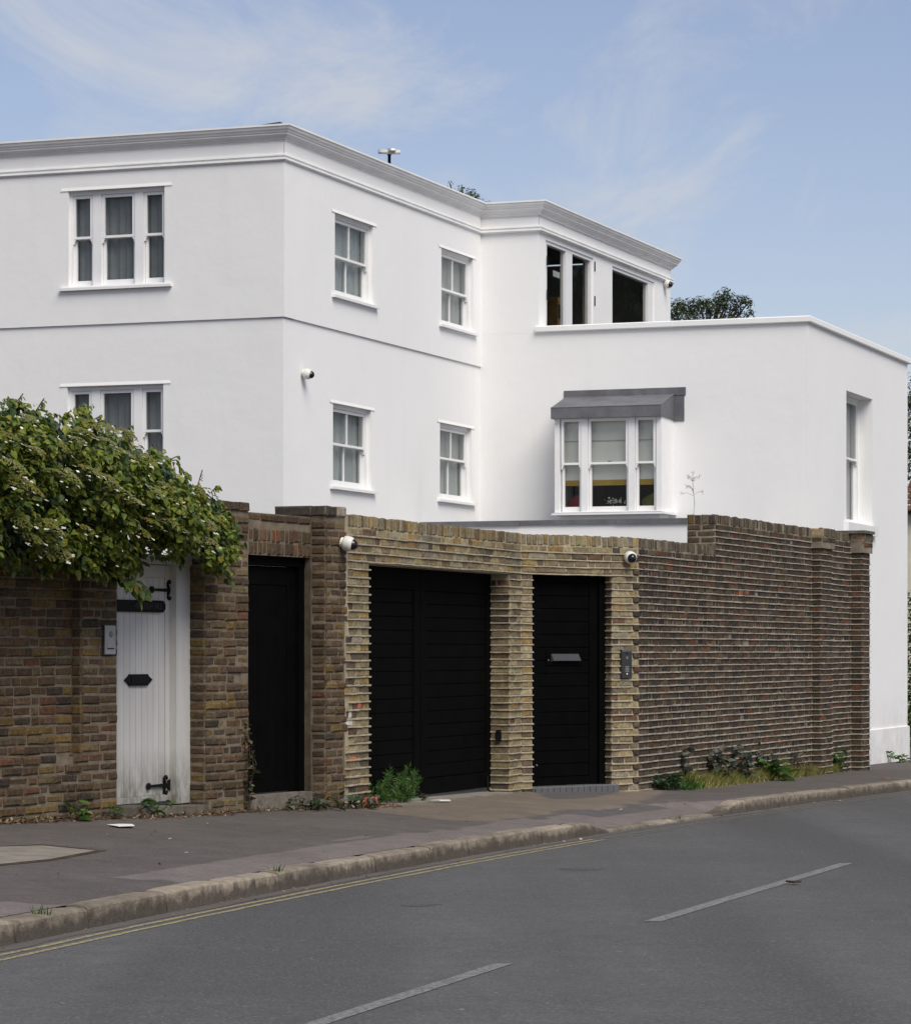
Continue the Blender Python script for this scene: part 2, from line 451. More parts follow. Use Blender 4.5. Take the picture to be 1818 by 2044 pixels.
class Fr:
    """vertical plane: origin on the ground plan, tangent to the right as seen from the street, outward normal"""
    def __init__(self, o, t):
        self.o = o; l = math.hypot(*t); self.t = (t[0] / l, t[1] / l); self.n = (self.t[1], -self.t[0])
    def pt(self, s, o, z):
        return (self.o[0] + self.t[0] * s + self.n[0] * o, self.o[1] + self.t[1] * s + self.n[1] * o, z)
    def hit(self, u, off=0.0):
        r = (u - UC) / F
        x, y = self.o[0] + self.n[0] * off, self.o[1] + self.n[1] * off
        s = (r * y - x) / (self.t[0] - r * self.t[1])
        return s, y + self.t[1] * s
    def s(self, u, off=0.0): return self.hit(u, off)[0]
    def z(self, u, v, off=0.0): return ZC + (VH - v) / F * self.hit(u, off)[1]
    def rot(self): return math.atan2(self.t[1], self.t[0])

def at(u, y): return ((u - UC) / F * y, y)

def wall_holes(mb, fr, s0, s1, z0, z1, holes, of, depth, sides=True):
    ss = sorted(set([s0, s1] + [x for h in holes for x in (h[0], h[1]) if s0 < x < s1]))
    zs = sorted(set([z0, z1] + [x for h in holes for x in (h[2], h[3]) if z0 < x < z1]))
    for i in range(len(ss) - 1):
        for j in range(len(zs) - 1):
            sc, zc = (ss[i] + ss[i + 1]) / 2, (zs[j] + zs[j + 1]) / 2
            if any(h[0] < sc < h[1] and h[2] < zc < h[3] for h in holes): continue
            mb.quad(fr.pt(ss[i], of, zs[j]), fr.pt(ss[i + 1], of, zs[j]), fr.pt(ss[i + 1], of, zs[j + 1]), fr.pt(ss[i], of, zs[j + 1]))
    b = of - depth
    for a, c, d, e in holes:
        mb.quad(fr.pt(a, of, d), fr.pt(a, of, e), fr.pt(a, b, e), fr.pt(a, b, d))
        mb.quad(fr.pt(c, of, e), fr.pt(c, of, d), fr.pt(c, b, d), fr.pt(c, b, e))
        mb.quad(fr.pt(a, of, e), fr.pt(c, of, e), fr.pt(c, b, e), fr.pt(a, b, e))
        mb.quad(fr.pt(c, of, d), fr.pt(a, of, d), fr.pt(a, b, d), fr.pt(c, b, d))
    if sides:
        for a, zz0, zz1 in ((s0, z0, z1), (s1, z0, z1)):
            mb.quad(fr.pt(a, of, zz0), fr.pt(a, of, zz1), fr.pt(a, b, zz1), fr.pt(a, b, zz0))
        mb.quad(fr.pt(s0, of, z1), fr.pt(s1, of, z1), fr.pt(s1, b, z1), fr.pt(s0, b, z1))
        mb.quad(fr.pt(s0, of, z0), fr.pt(s1, of, z0), fr.pt(s1, b, z0), fr.pt(s0, b, z0))

# ------------------------------------------------------------------ road, kerb, pavement
def zr(y): return -SLOPE * y
def road_pt(u, v):
    y = ZC / ((v - VH) / F - SLOPE); return ((u - UC) / F * y, y)
_k = [road_pt(*p) for p in ((10, 1892), (220, 1841), (391, 1814), (519, 1784), (685, 1755), (890, 1719.5),
                            (1081, 1686), (1170, 1670.6), (1349, 1640), (1487, 1622), (1605, 1607), (1818, 1578))]
_cf = np.polyfit([p[1] for p in _k], [p[0] for p in _k], 2)
def kx(y):
    yy = min(max(y, 14.0), 36.0)
    return float(np.polyval(_cf, yy) + (y - yy) * (2 * _cf[0] * yy + _cf[1]))
def kdir(y):
    yy = min(max(y, 14.0), 36.0)
    g = float(2 * _cf[0] * yy + _cf[1]); l = math.hypot(g, 1); return (g / l, 1 / l)
KP = []
_y = -6.0
while _y < 75:
    KP.append((kx(_y), _y)); _y += 0.05 * kdir(_y)[1]
def kdist(x, y):
    d = kdir(y); return -(x - kx(y)) * d[1]
def smooth(a, b, x):
    t = min(max((x - a) / (b - a), 0), 1); return t * t * (3 - 2 * t)
def kh(y):
    d = smooth(26.2, 26.9, y) * (1 - smooth(30.3, 31.0, y)); return 0.125 - 0.095 * d
def zp(x, y):
    d = max(kdist(x, y), 0.0)
    g = min(max(0.058 - 0.0026 * (y - 23), 0.010), 0.062)
    w = smooth(0, 1.0, d)
    return zr(y) + kh(y) * (1 - w) + 0.125 * w + g * d
def pave_pt(u, v):
    r = (u - UC) / F; y = 25.0
    for _ in range(60): y = 0.5 * y + 0.5 * (ZC - zp(r * y, y)) * F / (v - VH)
    return (r * y, y)
def kpt(y, d): t = kdir(y); return (kx(y) - t[1] * d, y + t[0] * d)

mb = MB()
mb.quad((-1500, -1500, -9), (1500, -1500, -9), (1500, 3000, -9), (-1500, 3000, -9))
mb.build('ground', MAT['soil'], kind='structure')

mb = MB()
ys = [-6 + 1.5 * i for i in range(54)]
for a, b in zip(ys[:-1], ys[1:]):
    xs = [0, 2, 4, 7, 14, 40]
    for c, d in zip(xs[:-1], xs[1:]):
        P = [(kx(a) - .05 + c, a), (kx(a) - .05 + d, a), (kx(b) - .05 + d, b), (kx(b) - .05 + c, b)]
        mb.quad(*[(p[0], p[1], zr(p[1])) for p in P])
road = mb.build('road', MAT['road'], kind='structure')

def road_strip(name, d0, d1, y0, y1, mat, lift=0.0025, jag=0.0):
    mb = MB(); y = y0; prev = None
    while y <= y1 + 1e-6:
        j = jag * (RN.random() - .5)
        a, b = kpt(y, -d0 - j), kpt(y, -d1 - j + jag * .5 * (RN.random() - .5))
        cur = ((a[0], a[1], zr(a[1]) + lift), (b[0], b[1], zr(b[1]) + lift))
        if prev: mb.quad(prev[0], prev[1], cur[1], cur[0])
        prev = cur; y += 0.35
    return mb.build(name, mat, road)
yb = road_pt(1230, 1675)[1]
road_strip('yellow_line', 0.175, 0.220, -5, yb, MAT['yline'], jag=.012)
road_strip('yellow_line', 0.275, 0.320, -5, yb + .3, MAT['yline'], jag=.012)
road_strip('yellow_line', 0.20, 0.25, yb + .05, 70, MAT['yfade'], jag=.012)
road_strip('yellow_line', 0.31, 0.35, yb + .35, 70, MAT['yfade'], jag=.012)
road_strip('gutter_dirt', 0.0, 0.12, -5, 70, MAT['gutter'], 0.002, .05)

def road_poly(name, pts, mat, lift=0.003):
    mb = MB(); q = [road_pt(*p) for p in pts]
    mb.add([(x, y, zr(y) + lift) for x, y in q], [tuple(range(len(q) - 1, -1, -1))])
    return mb.build(name, mat, road)
road_poly('lane_dash', ((1282, 1841), (1319, 1841), (1703, 1724), (1676, 1724)), MAT['wline'])
road_poly('lane_dash', ((515, 2075), (563, 2075), (1024, 1925), (986, 1925)), MAT['wline'])
road_poly('dark_stain', ((1112, 1735), (1140, 1732), (1175, 1733), (1212, 1735), (1178, 1738), (1140, 1739)), MAT['stain'], .0015)
road_poly('dark_stain', ((796, 1808), (830, 1805), (884, 1806), (850, 1810), (820, 1811)), MAT['stain'], .0015)

# kerb stones, each its own
kerb = thing('kerb', (kx(20), 20, zr(20)), kind='structure')
y, k = -5.0, 0
while y < 60:
    L = RN.choice((0.92, 0.92, 1.2)) + RN.uniform(-.05, .08)
    y2 = y + L * kdir(y)[1]
    g = 0.006 + RN.random() * .006
    jo, jh = RN.uniform(-.008, .008), RN.uniform(-.010, .006)
    mb = MB(); n = 7; rows = []
    for i in range(n + 1):
        yy = y + g + (y2 - y - 2 * g) * i / n
        h = kh(yy) + jh; e = 0.007 if i in (0, n) else 0
        j = lambda a=.0022: RN.uniform(-a, a)
        prof = ((-.015 + e + j(), -.06), (0.0 + e + j(), h * .5), (0.004 + e + j(), h - .016 - e), (.012 + e + j(), h - .005 + j(.002) - e),
                (.03 + e, h - e + j(.002)), (.10, h + .002 + j(.002)), (.145 - e, h + .003 - e), (.15 - e, -.06))
        row = []
        for d, hh in prof:
            px = kpt(yy, d + jo); row.append((px[0], px[1], zr(yy) + hh))
        rows.append(row)
    m = len(rows[0]); pts = [p for r in rows for p in r]; fs = []
    for i in range(n):
        for q in range(m - 1): fs.append((i * m + q, i * m + q + 1, (i + 1) * m + q + 1, (i + 1) * m + q))
    fs.append(tuple(range(m))); fs.append(tuple(n * m + q for q in range(m - 1, -1, -1)))
    mb.add(pts, fs); mb.build('kerb_stone', MAT['kerbd' if kh((y + y2) / 2) < .07 else 'kerb'], kerb, smooth=False)
    y = y2; k += 1

def inside(poly, x, y):
    c = False; j = len(poly) - 1
    for i in range(len(poly)):
        if (poly[i][1] > y) != (poly[j][1] > y) and x < (poly[j][0] - poly[i][0]) * (y - poly[i][1]) / (poly[j][1] - poly[i][1]) + poly[i][0]: c = not c
        j = i
    return c
PATCH = {
    0: [[(225, 1752), (400, 1722), (560, 1700), (820, 1664), (905, 1657), (985, 1642), (1210, 1612), (1330, 1601), (1415, 1600), (1500, 1590), (1480, 1612), (1330, 1640), (1180, 1660), (900, 1694), (780, 1716), (520, 1762)],
        [(-40, 1830), (0, 1800), (110, 1804), (190, 1796), (150, 1820), (30, 1840)], [(560, 1690), (760, 1668), (900, 1655), (700, 1672)]],
    1: [[(680, 1612), (800, 1595), (985, 1572), (1062, 1570), (1210, 1570), (1335, 1574), (1300, 1593), (1240, 1612), (1120, 1618), (985, 1640), (880, 1636)]],
    2: [[(1050, 1575), (1215, 1570), (1262, 1576), (1180, 1593), (1100, 1596)], [(1120, 1622), (1290, 1607), (1330, 1612), (1200, 1632)]]}
PPOLY = {c: [[pave_pt(*p) for p in poly] for poly in polys] for c, polys in PATCH.items()}
PBOX = {c: [(min(p[0] for p in q), max(p[0] for p in q), min(p[1] for p in q), max(p[1] for p in q)) for q in polys] for c, polys in PPOLY.items()}
def mark(x, y):
    r = [0.0, 0.0, 0.0]
    for c in PPOLY:
        for q, b in zip(PPOLY[c], PBOX[c]):
            if b[0] < x < b[1] and b[2] < y < b[3] and inside(q, x, y): r[c] = 1.0
    return r
DS = [0.149, .19] + [0.25 + .07 * i for i in range(37)] + [3.1, 3.8, 4.6]
ST = [-6 + .5 * i for i in range(38)] + [13 + .12 * i for i in range(230)] + [40.6 + .5 * i for i in range(68)]
vs, cs, fs = [], [], []
for a in ST:
    for d in DS:
        q = kpt(a, d); vs.append((q[0], q[1], zp(*q) - .002 - .012 * (1 - smooth(.14, .30, d)))); cs.extend(mark(*q) + [1.0])
nd_ = len(DS)
for i in range(len(ST) - 1):
    for k in range(nd_ - 1): fs.append((i * nd_ + k + 1, i * nd_ + k, (i + 1) * nd_ + k, (i + 1) * nd_ + k + 1))
pm = bpy.data.meshes.new('pavement'); pm.from_pydata(vs, [], fs); pm.materials.append(MAT['pave'])
pm.color_attributes.new('Col', 'FLOAT_COLOR', 'POINT').data.foreach_set('color', cs); pm.update()
pave = link('pavement', pm, kind='structure')
def pave_patch(name, px, mat, lift=0.0, wob=.05, dens=14):
    """a thin surfacing sheet laid on the pavement, following its falls; outline given by its corner stones"""
    P = []
    for p in px:
        q = pave_pt(*p)
        if kdist(*q) < .24: q = kpt(q[1], .24)
        P.append(q)
    out = []
    for a, b in zip(P, P[1:] + P[:1]):
        n = max(2, int(math.dist(a, b) / .25))
        for i in range(n):
            t = i / n; w = wob if i else 0
            out.append((a[0] + (b[0] - a[0]) * t + RN.uniform(-w, w), a[1] + (b[1] - a[1]) * t + RN.uniform(-w, w)))
    from mathutils.geometry import delaunay_2d_cdt
    x0, x1 = min(p[0] for p in out), max(p[0] for p in out); y0, y1 = min(p[1] for p in out), max(p[1] for p in out)
    inner = []; xx = x0
    while xx < x1:
        yy = y0
        while yy < y1:
            if inside(out, xx, yy): inner.append((xx, yy))
            yy += .3
        xx += .3
    vs = [Vector(p) for p in out + inner]
    r = delaunay_2d_cdt(vs, [(i, (i + 1) % len(out)) for i in range(len(out))], [], 0, 1e-5)
    mb = MB(); tri = []
    for f in r[2]:
        cx = sum(r[0][i].x for i in f) / len(f); cy = sum(r[0][i].y for i in f) / len(f)
        if inside(out, cx, cy): tri.append(tuple(f))
    mb.add([(v.x, v.y, zp(v.x, v.y) + lift) for v in r[0]], tri)
    return mb.build(name, mat, pave)
pave_patch('cover_slab', [(-160, 1742), (-120, 1695), (85, 1689), (192, 1699), (100, 1716)], MAT['slab'], .003, .004)
pave_patch('slab_joint', [(-170, 1745), (-122, 1693), (84, 1685.5), (214, 1698.5), (192, 1703), (100, 1719)], MAT['soil'], .0005, .012)
# ------------------------------------------------------------------ brickwork
PITCH = 0.0735
ZTOP = ZC + 1.205
OLD = [((.100, .066, .043), 6), ((.080, .056, .042), 4), ((.150, .102, .046), 5), ((.085, .062, .050), 4), ((.125, .062, .044), 1.5),
       ((.118, .090, .062), 4), ((.050, .040, .036), 1.0), ((.165, .125, .075), 1.2), ((.108, .070, .052), 4)]
YEL = [((.31, .245, .145), 5), ((.25, .20, .135), 5), ((.20, .155, .105), 4), ((.30, .20, .085), 3), ((.13, .098, .080), 2.5),
       ((.26, .235, .195), 2.5), ((.15, .085, .062), 1.0), ((.085, .068, .060), 1.0), ((.34, .285, .19), 3)]
YELD = [((.20, .155, .095), 4), ((.17, .135, .09), 4), ((.10, .075, .062), 3), ((.14, .078, .058), 2), ((.24, .19, .115), 3), ((.075, .055, .050), 2)]  # sootier, darker buff for the reveals; their shade is put into the brick colour
DARK = [((.078, .062, .050), 6), ((.060, .052, .047), 5), ((.098, .062, .048), 4), ((.11, .088, .066), 3), ((.046, .042, .044), 3),
        ((.14, .062, .042), 1.0), ((.12, .105, .085), 1.6), ((.07, .054, .054), 4)]
COPY = [((.27, .22, .14), 4), ((.22, .165, .10), 4), ((.30, .21, .09), 2), ((.18, .12, .075), 2), ((.24, .21, .17), 3)]
COPD = [((.12, .098, .073), 4), ((.09, .075, .06), 4), ((.14, .12, .09), 3), ((.075, .055, .05), 2)]
TONE = (1.0, .95, .88)
def pick(p):
    g = .84 if p[0] == OLD[0] or p[0] in OLD[:5] else .72 if p[0] in DARK else .86
    c = RN.choices([q[0] for q in p], [q[1] for q in p])[0]
    if g == .86: a = sum(c) / 3; c = tuple(x * .84 + a * .16 for x in c)
    elif g == .72: c = (c[0] * 1.12, c[1] * 1.02, c[2] * .95)
    k = g * RN.uniform(.82, 1.2); return (c[0] * k * 1.03, c[1] * k * RN.uniform(.97, 1.04), c[2] * k * .84)

BK = []            # brick list of the wall being built
def rows_for(z0, z1, top=ZTOP):
    k = math.floor((top - z1) / PITCH + 1e-6); r = []
    while True:
        zt = top - k * PITCH
        if zt - PITCH < z0 - 1e-6: break
        if zt <= z1 + 1e-6: r.append((k, zt - PITCH, zt))
        k += 1
    return r
def cut(a, b, zc, holes):
    iv = [(a, b)]
    for h in holes:
        if h[2] < zc < h[3]:
            nv = []
            for p, q in iv:
                if h[1] <= p or h[0] >= q: nv.append((p, q)); continue
                if h[0] > p: nv.append((p, h[0]))
                if h[1] < q: nv.append((h[1], q))
            iv = nv
    return [v for v in iv if v[1] - v[0] > .03]
def lay(fr, s0, s1, z0, z1, pal, holes=(), joint=.010, off=0.0, jo=.004, old=.5, bond='flemish', gaps=(), top=ZTOP, bed=.010):
    rib = []
    for k, za, zb in rows_for(z0, z1, top):
        a = s0(k) if callable(s0) else s0
        b = s1(k) if callable(s1) else s1
        zc = (za + zb) / 2
        for p, q in cut(a, b, zc, holes):
            rib.append((k, za, p, q))
            seq, tot, i = [], 0, k
            ph = RN.random() * .1
            while tot < q - p - .02:
                L = .215 if (i % 2 == 0 or bond == 'stretch') else .103
                if bond == 'mixed' and RN.random() < .4: L = RN.choice((.215, .215, .225, .19))
                L *= RN.uniform(.94, 1.06)
                if not seq: L *= RN.choice((.5, .7, 1)) if L > .15 and k % 2 else 1
                seq.append(L); tot += L + joint; i += 1
            if len(seq) > 1 and tot - (q - p) > .12: tot -= seq.pop() + joint
            f = (q - p) / tot; x = p
            for L in seq:
                w = (L + joint) * f; cx = x + w / 2; x += w
                if RN.random() < .002: continue
                gx = fr.pt(cx, 0, 0)
                if zb < zp(gx[0], gx[1]) - .02: continue
                BK.append((fr, cx, zc, w - joint * RN.uniform(.8, 1.3), PITCH - bed * RN.uniform(.85, 1.2), off + RN.uniform(-jo, jo), pick(pal), old, RN.uniform(-.010, .010) * old))
    return rib
def soldiers(fr, s0, s1, zt, h, pal, off=0.0, w=.068, old=.5, jz=.006):
    x = s0; n = max(1, round((s1 - s0) / (w + .01))); st = (s1 - s0) / n
    for i in range(n):
        BK.append((fr, s0 + (i + .5) * st, zt - h / 2 + RN.uniform(-jz, jz), st - .008, h - .004, off + RN.uniform(-.006, .006), pick(pal), old, RN.uniform(-.02, .02)))
_bm = {}
def brick_geo(L, H, old, rr, depth=.05):
    c = min(.004 + .0075 * old, H * .25); j = lambda: rr.uniform(-1, 1) * .0042 * (old + .3)
    x, h = L / 2, H / 2
    o = [(-x + j(), 0 + c, -h + j()), (x + j(), c, -h + j()), (x + j(), c, h + j()), (-x + j(), c, h + j())]
    bk = [(-x, depth, -h), (x, depth, -h), (x, depth, h), (-x, depth, h)]
    xi, hi = x - c, h - c
    f = [(-xi + j(), j() * .6, -hi + j()), (xi + j(), j() * .6, -hi + j()), (xi + j(), j() * .6, hi + j()), (-xi + j(), j() * .6, hi + j())]
    v = bk + o + f; fs = [(8, 9, 10, 11)]
    for i in range(4):
        q = (i + 1) % 4; fs.append((4 + i, 4 + q, 8 + q, 8 + i)); fs.append((i, q, 4 + q, 4 + i))
    return v, fs
def finish_bricks(root, maxn=300, zmax=99):
    """the bricks that show largest become parts of their own, the rest one joined part"""
    def size(b):
        p = b[0].pt(b[1], 0, b[2]); d2 = p[0] ** 2 + p[1] ** 2
        d = math.sqrt(d2); face = abs(b[0].n[0] * p[0] + b[0].n[1] * p[1]) / d
        u = UC + F * p[0] / p[1]; v = VH - F * (p[2] - ZC) / p[1]
        vis = 1.0 if (-20 < u < 1838 and not (u < 440 and v < 1110)) else .05
        return vis * b[3] * b[4] * face / d2
    BK.sort(key=size, reverse=True)
    mb = MB()
    for i, (fr, s, z, L, H, o, col, old, tw) in enumerate(BK):
        if i < maxn:
            key = (round(L * 50), round(H * 100), round(old * 2), RN.randrange(3))
            if key not in _bm:
                v, f = brick_geo(key[0] / 50, key[1] / 100, old, RN)
                m = MB(); m.add(v, f); _bm[key] = m.mesh('brick', MAT['bo'])
            ob = link('brick', _bm[key], root)
            ob.location = fr.pt(s, o, z); ob.rotation_euler = (0, tw, fr.rot())
            ob.scale = (L / (key[0] / 50), 1, H / (key[1] / 100)); ob.color = (*col, 1)
        else:
            v, f = brick_geo(L, H, old, RN)
            ct, st = math.cos(tw), math.sin(tw)
            mb.add([fr.pt(s + x * ct, o - y, z + q - x * st) for x, y, q in v], f, col)
    if mb.v: mb.build('brick_courses', MAT['bs'], root, kind='stuff')
    BK.clear()
def ribs(root, fr, rib, mat, th=.013, pr=.010, off=0.0, e0=.008, e1=.008, name='mortar_rib', step=.07, miss=.0):
    """pale beds of mortar that stand proud of the bricks, one piece to a course"""
    byk = {}
    for k, z, a, b in rib: byk.setdefault(k, []).append((z, a, b))
    for k, lst in byk.items():
        mb = MB(); drift = RN.uniform(-.003, .003)
        for z, a, b in lst:
            g = fr.pt((a + b) / 2, 0, 0)
            if z < min(zp(*fr.pt(a, 0, 0)[:2]), zp(*fr.pt(b, 0, 0)[:2])) - .03: continue
            n = max(2, int((b - a + e0 + e1) / step)); prev = None; w = 0.0
            for i in range(n + 1):
                s = a - e0 + (b - a + e0 + e1) * i / n
                w = w * .85 + RN.uniform(-.0018, .0018)
                t = th * RN.uniform(.82, 1.2); p = off + pr * RN.uniform(.6, 1.3)
                if RN.random() < miss: p = off - .003; t *= .6
                zc = z + w + drift
                cur = [fr.pt(s, off - .03, zc + t / 2), fr.pt(s, p, zc + t * .42), fr.pt(s, p - .002, zc - t * .35), fr.pt(s, off - .03, zc - t / 2)]
                if prev:
                    for q in range(3): mb.quad(prev[q], prev[q + 1], cur[q + 1], cur[q])
                else: mb.quad(*cur)
                prev = cur
            mb.quad(*reversed(prev))
        if mb.v: mb.build(name, mat, root)

# plan of the street wall
L1 = Fr(at(120, 23.0), (.44, .898))
PJ = .14
def L1p(s, o): return L1.pt(s, o, 0)[:2]
G0 = L1p(L1.s(690, PJ), PJ)
G1 = at(1040, 31.2); G2 = at(1275, 32.4); G3 = at(1740, 42.0)
GW = Fr(G0, (G1[0] - G0[0], G1[1] - G0[1])); GL = math.dist(G0, G1)
DW = Fr(G1, (G2[0] - G1[0], G2[1] - G1[1])); DL = math.dist(G1, G2)
KW = Fr(G2, (G3[0] - G2[0], G3[1] - G2[1])); KL = KW.s(1736, .16)
def gz(fr, s, o=0): p = fr.pt(s, o, 0); return zp(p[0], p[1])

# --- old stock brick wall under the climber, left of the white door
sA0, sA1 = L1.s(-190), L1.s(235)
sP = L1.s(163)                                   # a shallow pier projects from here to the door
zA = ZTOP
wallA = thing('brick_wall', L1.pt(L1.s(100), 0, gz(L1, L1.s(100))), 'old brown stock brick wall under the flowering climber, left of the white door', 'wall')
mb = MB(); mb.box(L1, sA0, sP, -.9, zA, -.25, -.094); mb.box(L1, sP, sA1, -.9, zA, -.25, -.009)
zpl = ZTOP - round((ZTOP - ZC + (1512 - VH) / F * 22.9) / PITCH) * PITCH
mb.box(L1, sA0, sP, -.9, zpl - .02, -.099, -.009)
mb.build('mortar', MAT['mort_old'], wallA)
lay(L1, sA0, sP, zpl, zA, OLD, off=-.084, old=1.0, bond='mixed', joint=.011, bed=.011, jo=.006)
lay(L1, sP, sA1, zpl, zA, OLD, old=1.0, bond='mixed', joint=.011, bed=.011, jo=.006)
lay(L1, sA0, sA1, -.6, zpl, OLD, off=.004, old=1.0, bond='mixed', joint=.014, bed=.014, jo=.010)
RA = Fr(L1p(sP, 0), (.898, -.44))                # side of the shallow pier
lay(RA, -.09, 0, zpl, zA, OLD, old=.8, joint=.01, off=.007)
finish_bricks(wallA, 300)

# --- pier and walling between the white door and the garage
sB0, sB1 = L1.s(410), L1.s(497); sC0, sC1 = L1.s(650, PJ), L1.s(690, PJ)
sD1 = L1.s(624)                                   # right jamb of the narrow black door
zB = ZC + 1.165
zWh = ZC + (VH - 1112) / F * L1.hit(550)[1]       # head of the narrow black opening
wallB = thing('brick_wall', L1.pt(sB1, 0, gz(L1, sB1)), 'weathered brown brick piers and arch either side of the narrow black door', 'wall')
mb = MB()
mb.box(L1, sB0, sB1, -.9, ZC + 1.21, -.26, -.009)
mb.box(L1, sB1, sC0 - .001, zWh + .01, zB, -.26, -.010)
mb.box(L1, sD1, sC0, -.9, zB, -.255, -.007)
mb.box(L1, sC0, sC1, -.9, ZC + 1.19, -.26, PJ - .009)
mb.build('mortar', MAT['mort_old'], wallB)
lay(L1, sB0, sB1, -.6, ZC + 1.17, OLD, old=1.0, bond='mixed', joint=.011, bed=.011, jo=.008)
RB = Fr(L1p(sB0, 0), (.898, -.44))
lay(RB, -.15, 0, -.6, ZC + 1.17, OLD, old=.9, joint=.012, off=.007)
# cap of the pier: two oversailing courses
for a, b, zt, o in ((L1.s(440), sB1 + .005, ZC + 1.245, .012),):
    for i in range(3):
        w = (b - a) / 3
        BK.append((L1, a + (i + .5) * w, zt - .04, w - .012, .075, o, pick(OLD[:2]), 1.0, 0))
lay(L1, L1.s(418), sB1, ZC + 1.10, ZC + 1.172, OLD[:2], off=.006, old=1.0)
# walling over the door: two courses above two rows of soldiers
zs1 = zWh + .112 * 2 + .012
lay(L1, sB1, sC0 - .01, zs1, zB, OLD[:2] + OLD[3:4], old=1.0, bond='stretch', joint=.012, top=zB)
SOL = OLD[:2] + [((.15, .07, .045), 2), ((.11, .09, .07), 2)]
soldiers(L1, sB1 + .01, L1.s(622), zs1, .108, SOL, w=.066, old=1.0)
soldiers(L1, sB1 + .01, L1.s(622), zs1 - .112, .108, SOL, w=.066, old=1.0)
RC = Fr(L1p(sC0, PJ), (.898, -.44))               # side of the taller pier
lay(RC, -PJ, 0, -.6, ZC + 1.185, OLD[:2] + OLD[3:5] + OLD[8:], old=1.0, joint=.011, off=.007)  # darker, sooty picks only: the shade on this side is part of the colour
RNA = [RN.uniform(-.05, .06) for _ in range(80)]
lay(L1, sC0, lambda k: sC1 + RNA[k % 80], -.6, ZC + 1.185, OLD, off=PJ, old=1.0, bond='mixed', joint=.011, bed=.011, jo=.006)
# cap stones of the taller pier
for a, b, zt, col in ((-.52, -.02, ZC + 1.262, None),):
    BK.append((RC, -.32, zt - .045, .36, .088, .02, (.062, .05, .042), 1.0, 0))
    BK.append((RC, -.07, zt - .045, .13, .088, .018, (.07, .052, .04), 1.0, 0))
for i, s in enumerate((.25, .75)):
    w = (sC1 - sC0) * .5
    BK.append((L1, sC0 + w * (i + .5), ZC + 1.217, w - .01, .085, PJ + .018 - .01 * i, ((.062, .05, .042), (.36, .31, .24))[i], 1.0, 0))
mb = MB(); mb.box(L1, sC0 - .01, sC1, ZC + 1.186, ZC + 1.255, -.24, PJ + .004); mb.build('cap_bed', MAT['mort_old'], wallB)
# cement fillet and stone sill of the narrow door
mb = MB(); a = L1.s(622) - .0
mb.box(L1, sD1 - .012, sD1 + .001, gz(L1, sD1) + .10, zWh - .01, -.12, -.02); mb.build('cement_fillet', MAT['cement'], wallB)
mb = MB(); zst = ZC + (VH - 1590) / F * L1.hit(500)[1]
mb.box(L1, sB1 - .02, sC0 - .03, -.9, zst, -.40, .03); mb.build('door_step', MAT['step'], wallB)
finish_bricks(wallB, 300)

# --- buff brick walling with the garage and the wider black door
gs0, gs1 = GW.s(737), GW.s(1018)
zGh = ZC + (VH - 1126) / F * GW.hit(738)[1]
ds0, ds1 = DW.s(1063), DW.s(1222)
zDh = ZC + (VH - 1140) / F * DW.hit(1065)[1]
wallC = thing('brick_wall', GW.pt(GL, 0, gz(GW, GL)), 'buff stock brick gate wall with pale mortar ribs round the garage and door', 'wall')
mb = MB(); hG = [(gs0, gs1, -2, zGh)]; hD = [(ds0, ds1, -2, zDh)]
wall_holes(mb, GW, 0, GL, -.9, ZTOP - .01, hG, -.008, .30); wall_holes(mb, DW, 0, DL, -.9, ZTOP - .01, hD, -.008, .30)
mb.build('mortar', MAT['mort_yel'], wallC)
zc0 = ZTOP - 0.112
r1 = lay(GW, lambda k: RNA[k % 80] + .03, GL - .004, -.6, zc0, YEL, hG, old=.7, bond='mixed', top=zc0, jo=.004)
r2 = lay(DW, .004, lambda k: DL - (.10 if k % 2 else .012), -.6, zc0, YEL, hD, old=.7, bond='mixed', top=zc0, jo=.004)
soldiers(GW, .06, GL, ZTOP, .112, COPY, old=.7); soldiers(DW, 0, DL, ZTOP, .112, COPY, old=.7)
RG = Fr(GW.pt(gs1, 0, 0)[:2], (GW.n[0], GW.n[1]))
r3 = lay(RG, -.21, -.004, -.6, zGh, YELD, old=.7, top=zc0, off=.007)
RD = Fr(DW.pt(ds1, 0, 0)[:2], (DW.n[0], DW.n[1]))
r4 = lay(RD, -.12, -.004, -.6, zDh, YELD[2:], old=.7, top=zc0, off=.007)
for k, za, zb in rows_for(-.6, zc0, zc0):
    if k % 2: BK.append((DW, DL - .045, (za + zb) / 2, .085, .062, .016, pick(DARK), .8, 0))
# the few odd bricks that catch the eye on the left garage pier
for u, v, w, col in ((704, 1517, .16, (.42, .13, .06)), (696, 1443, .13, (.62, .60, .54)), (697, 1427, .07, (.58, .56, .50)), (716, 1410, .07, (.34, .11, .06))):
    BK.append((GW, GW.s(u) + .02, GW.z(u, v), w, .060, .006, col, .8, 0))
finish_bricks(wallC, 300)
for fr, r, e0, e1, of in ((GW, r1, 0, .012, 0), (DW, r2, .012, .004, 0), (RG, r3, 0, .010, .007), (RD, r4, 0, .010, .007)):
    ribs(wallC, fr, r, MAT['rib_yel'], .017, .014, e0=e0, e1=e1, off=of)
mb = MB(); mb.box(DW, ds0 - .02, ds1 + .06, -.9, gz(DW, ds0) + .045, -.33, .03); mb.build('door_step', MAT['alu'], wallC)
mb = MB()
for i in range(14):
    w = (ds1 - ds0 + .06) / 14; mb.box(DW, ds0 - .01 + i * w + .004, ds0 - .01 + (i + 1) * w - .004, -.9, gz(DW, ds0) + .034, .03, .055)
mb.build('step_brick', MAT['greyplast'], wallC)

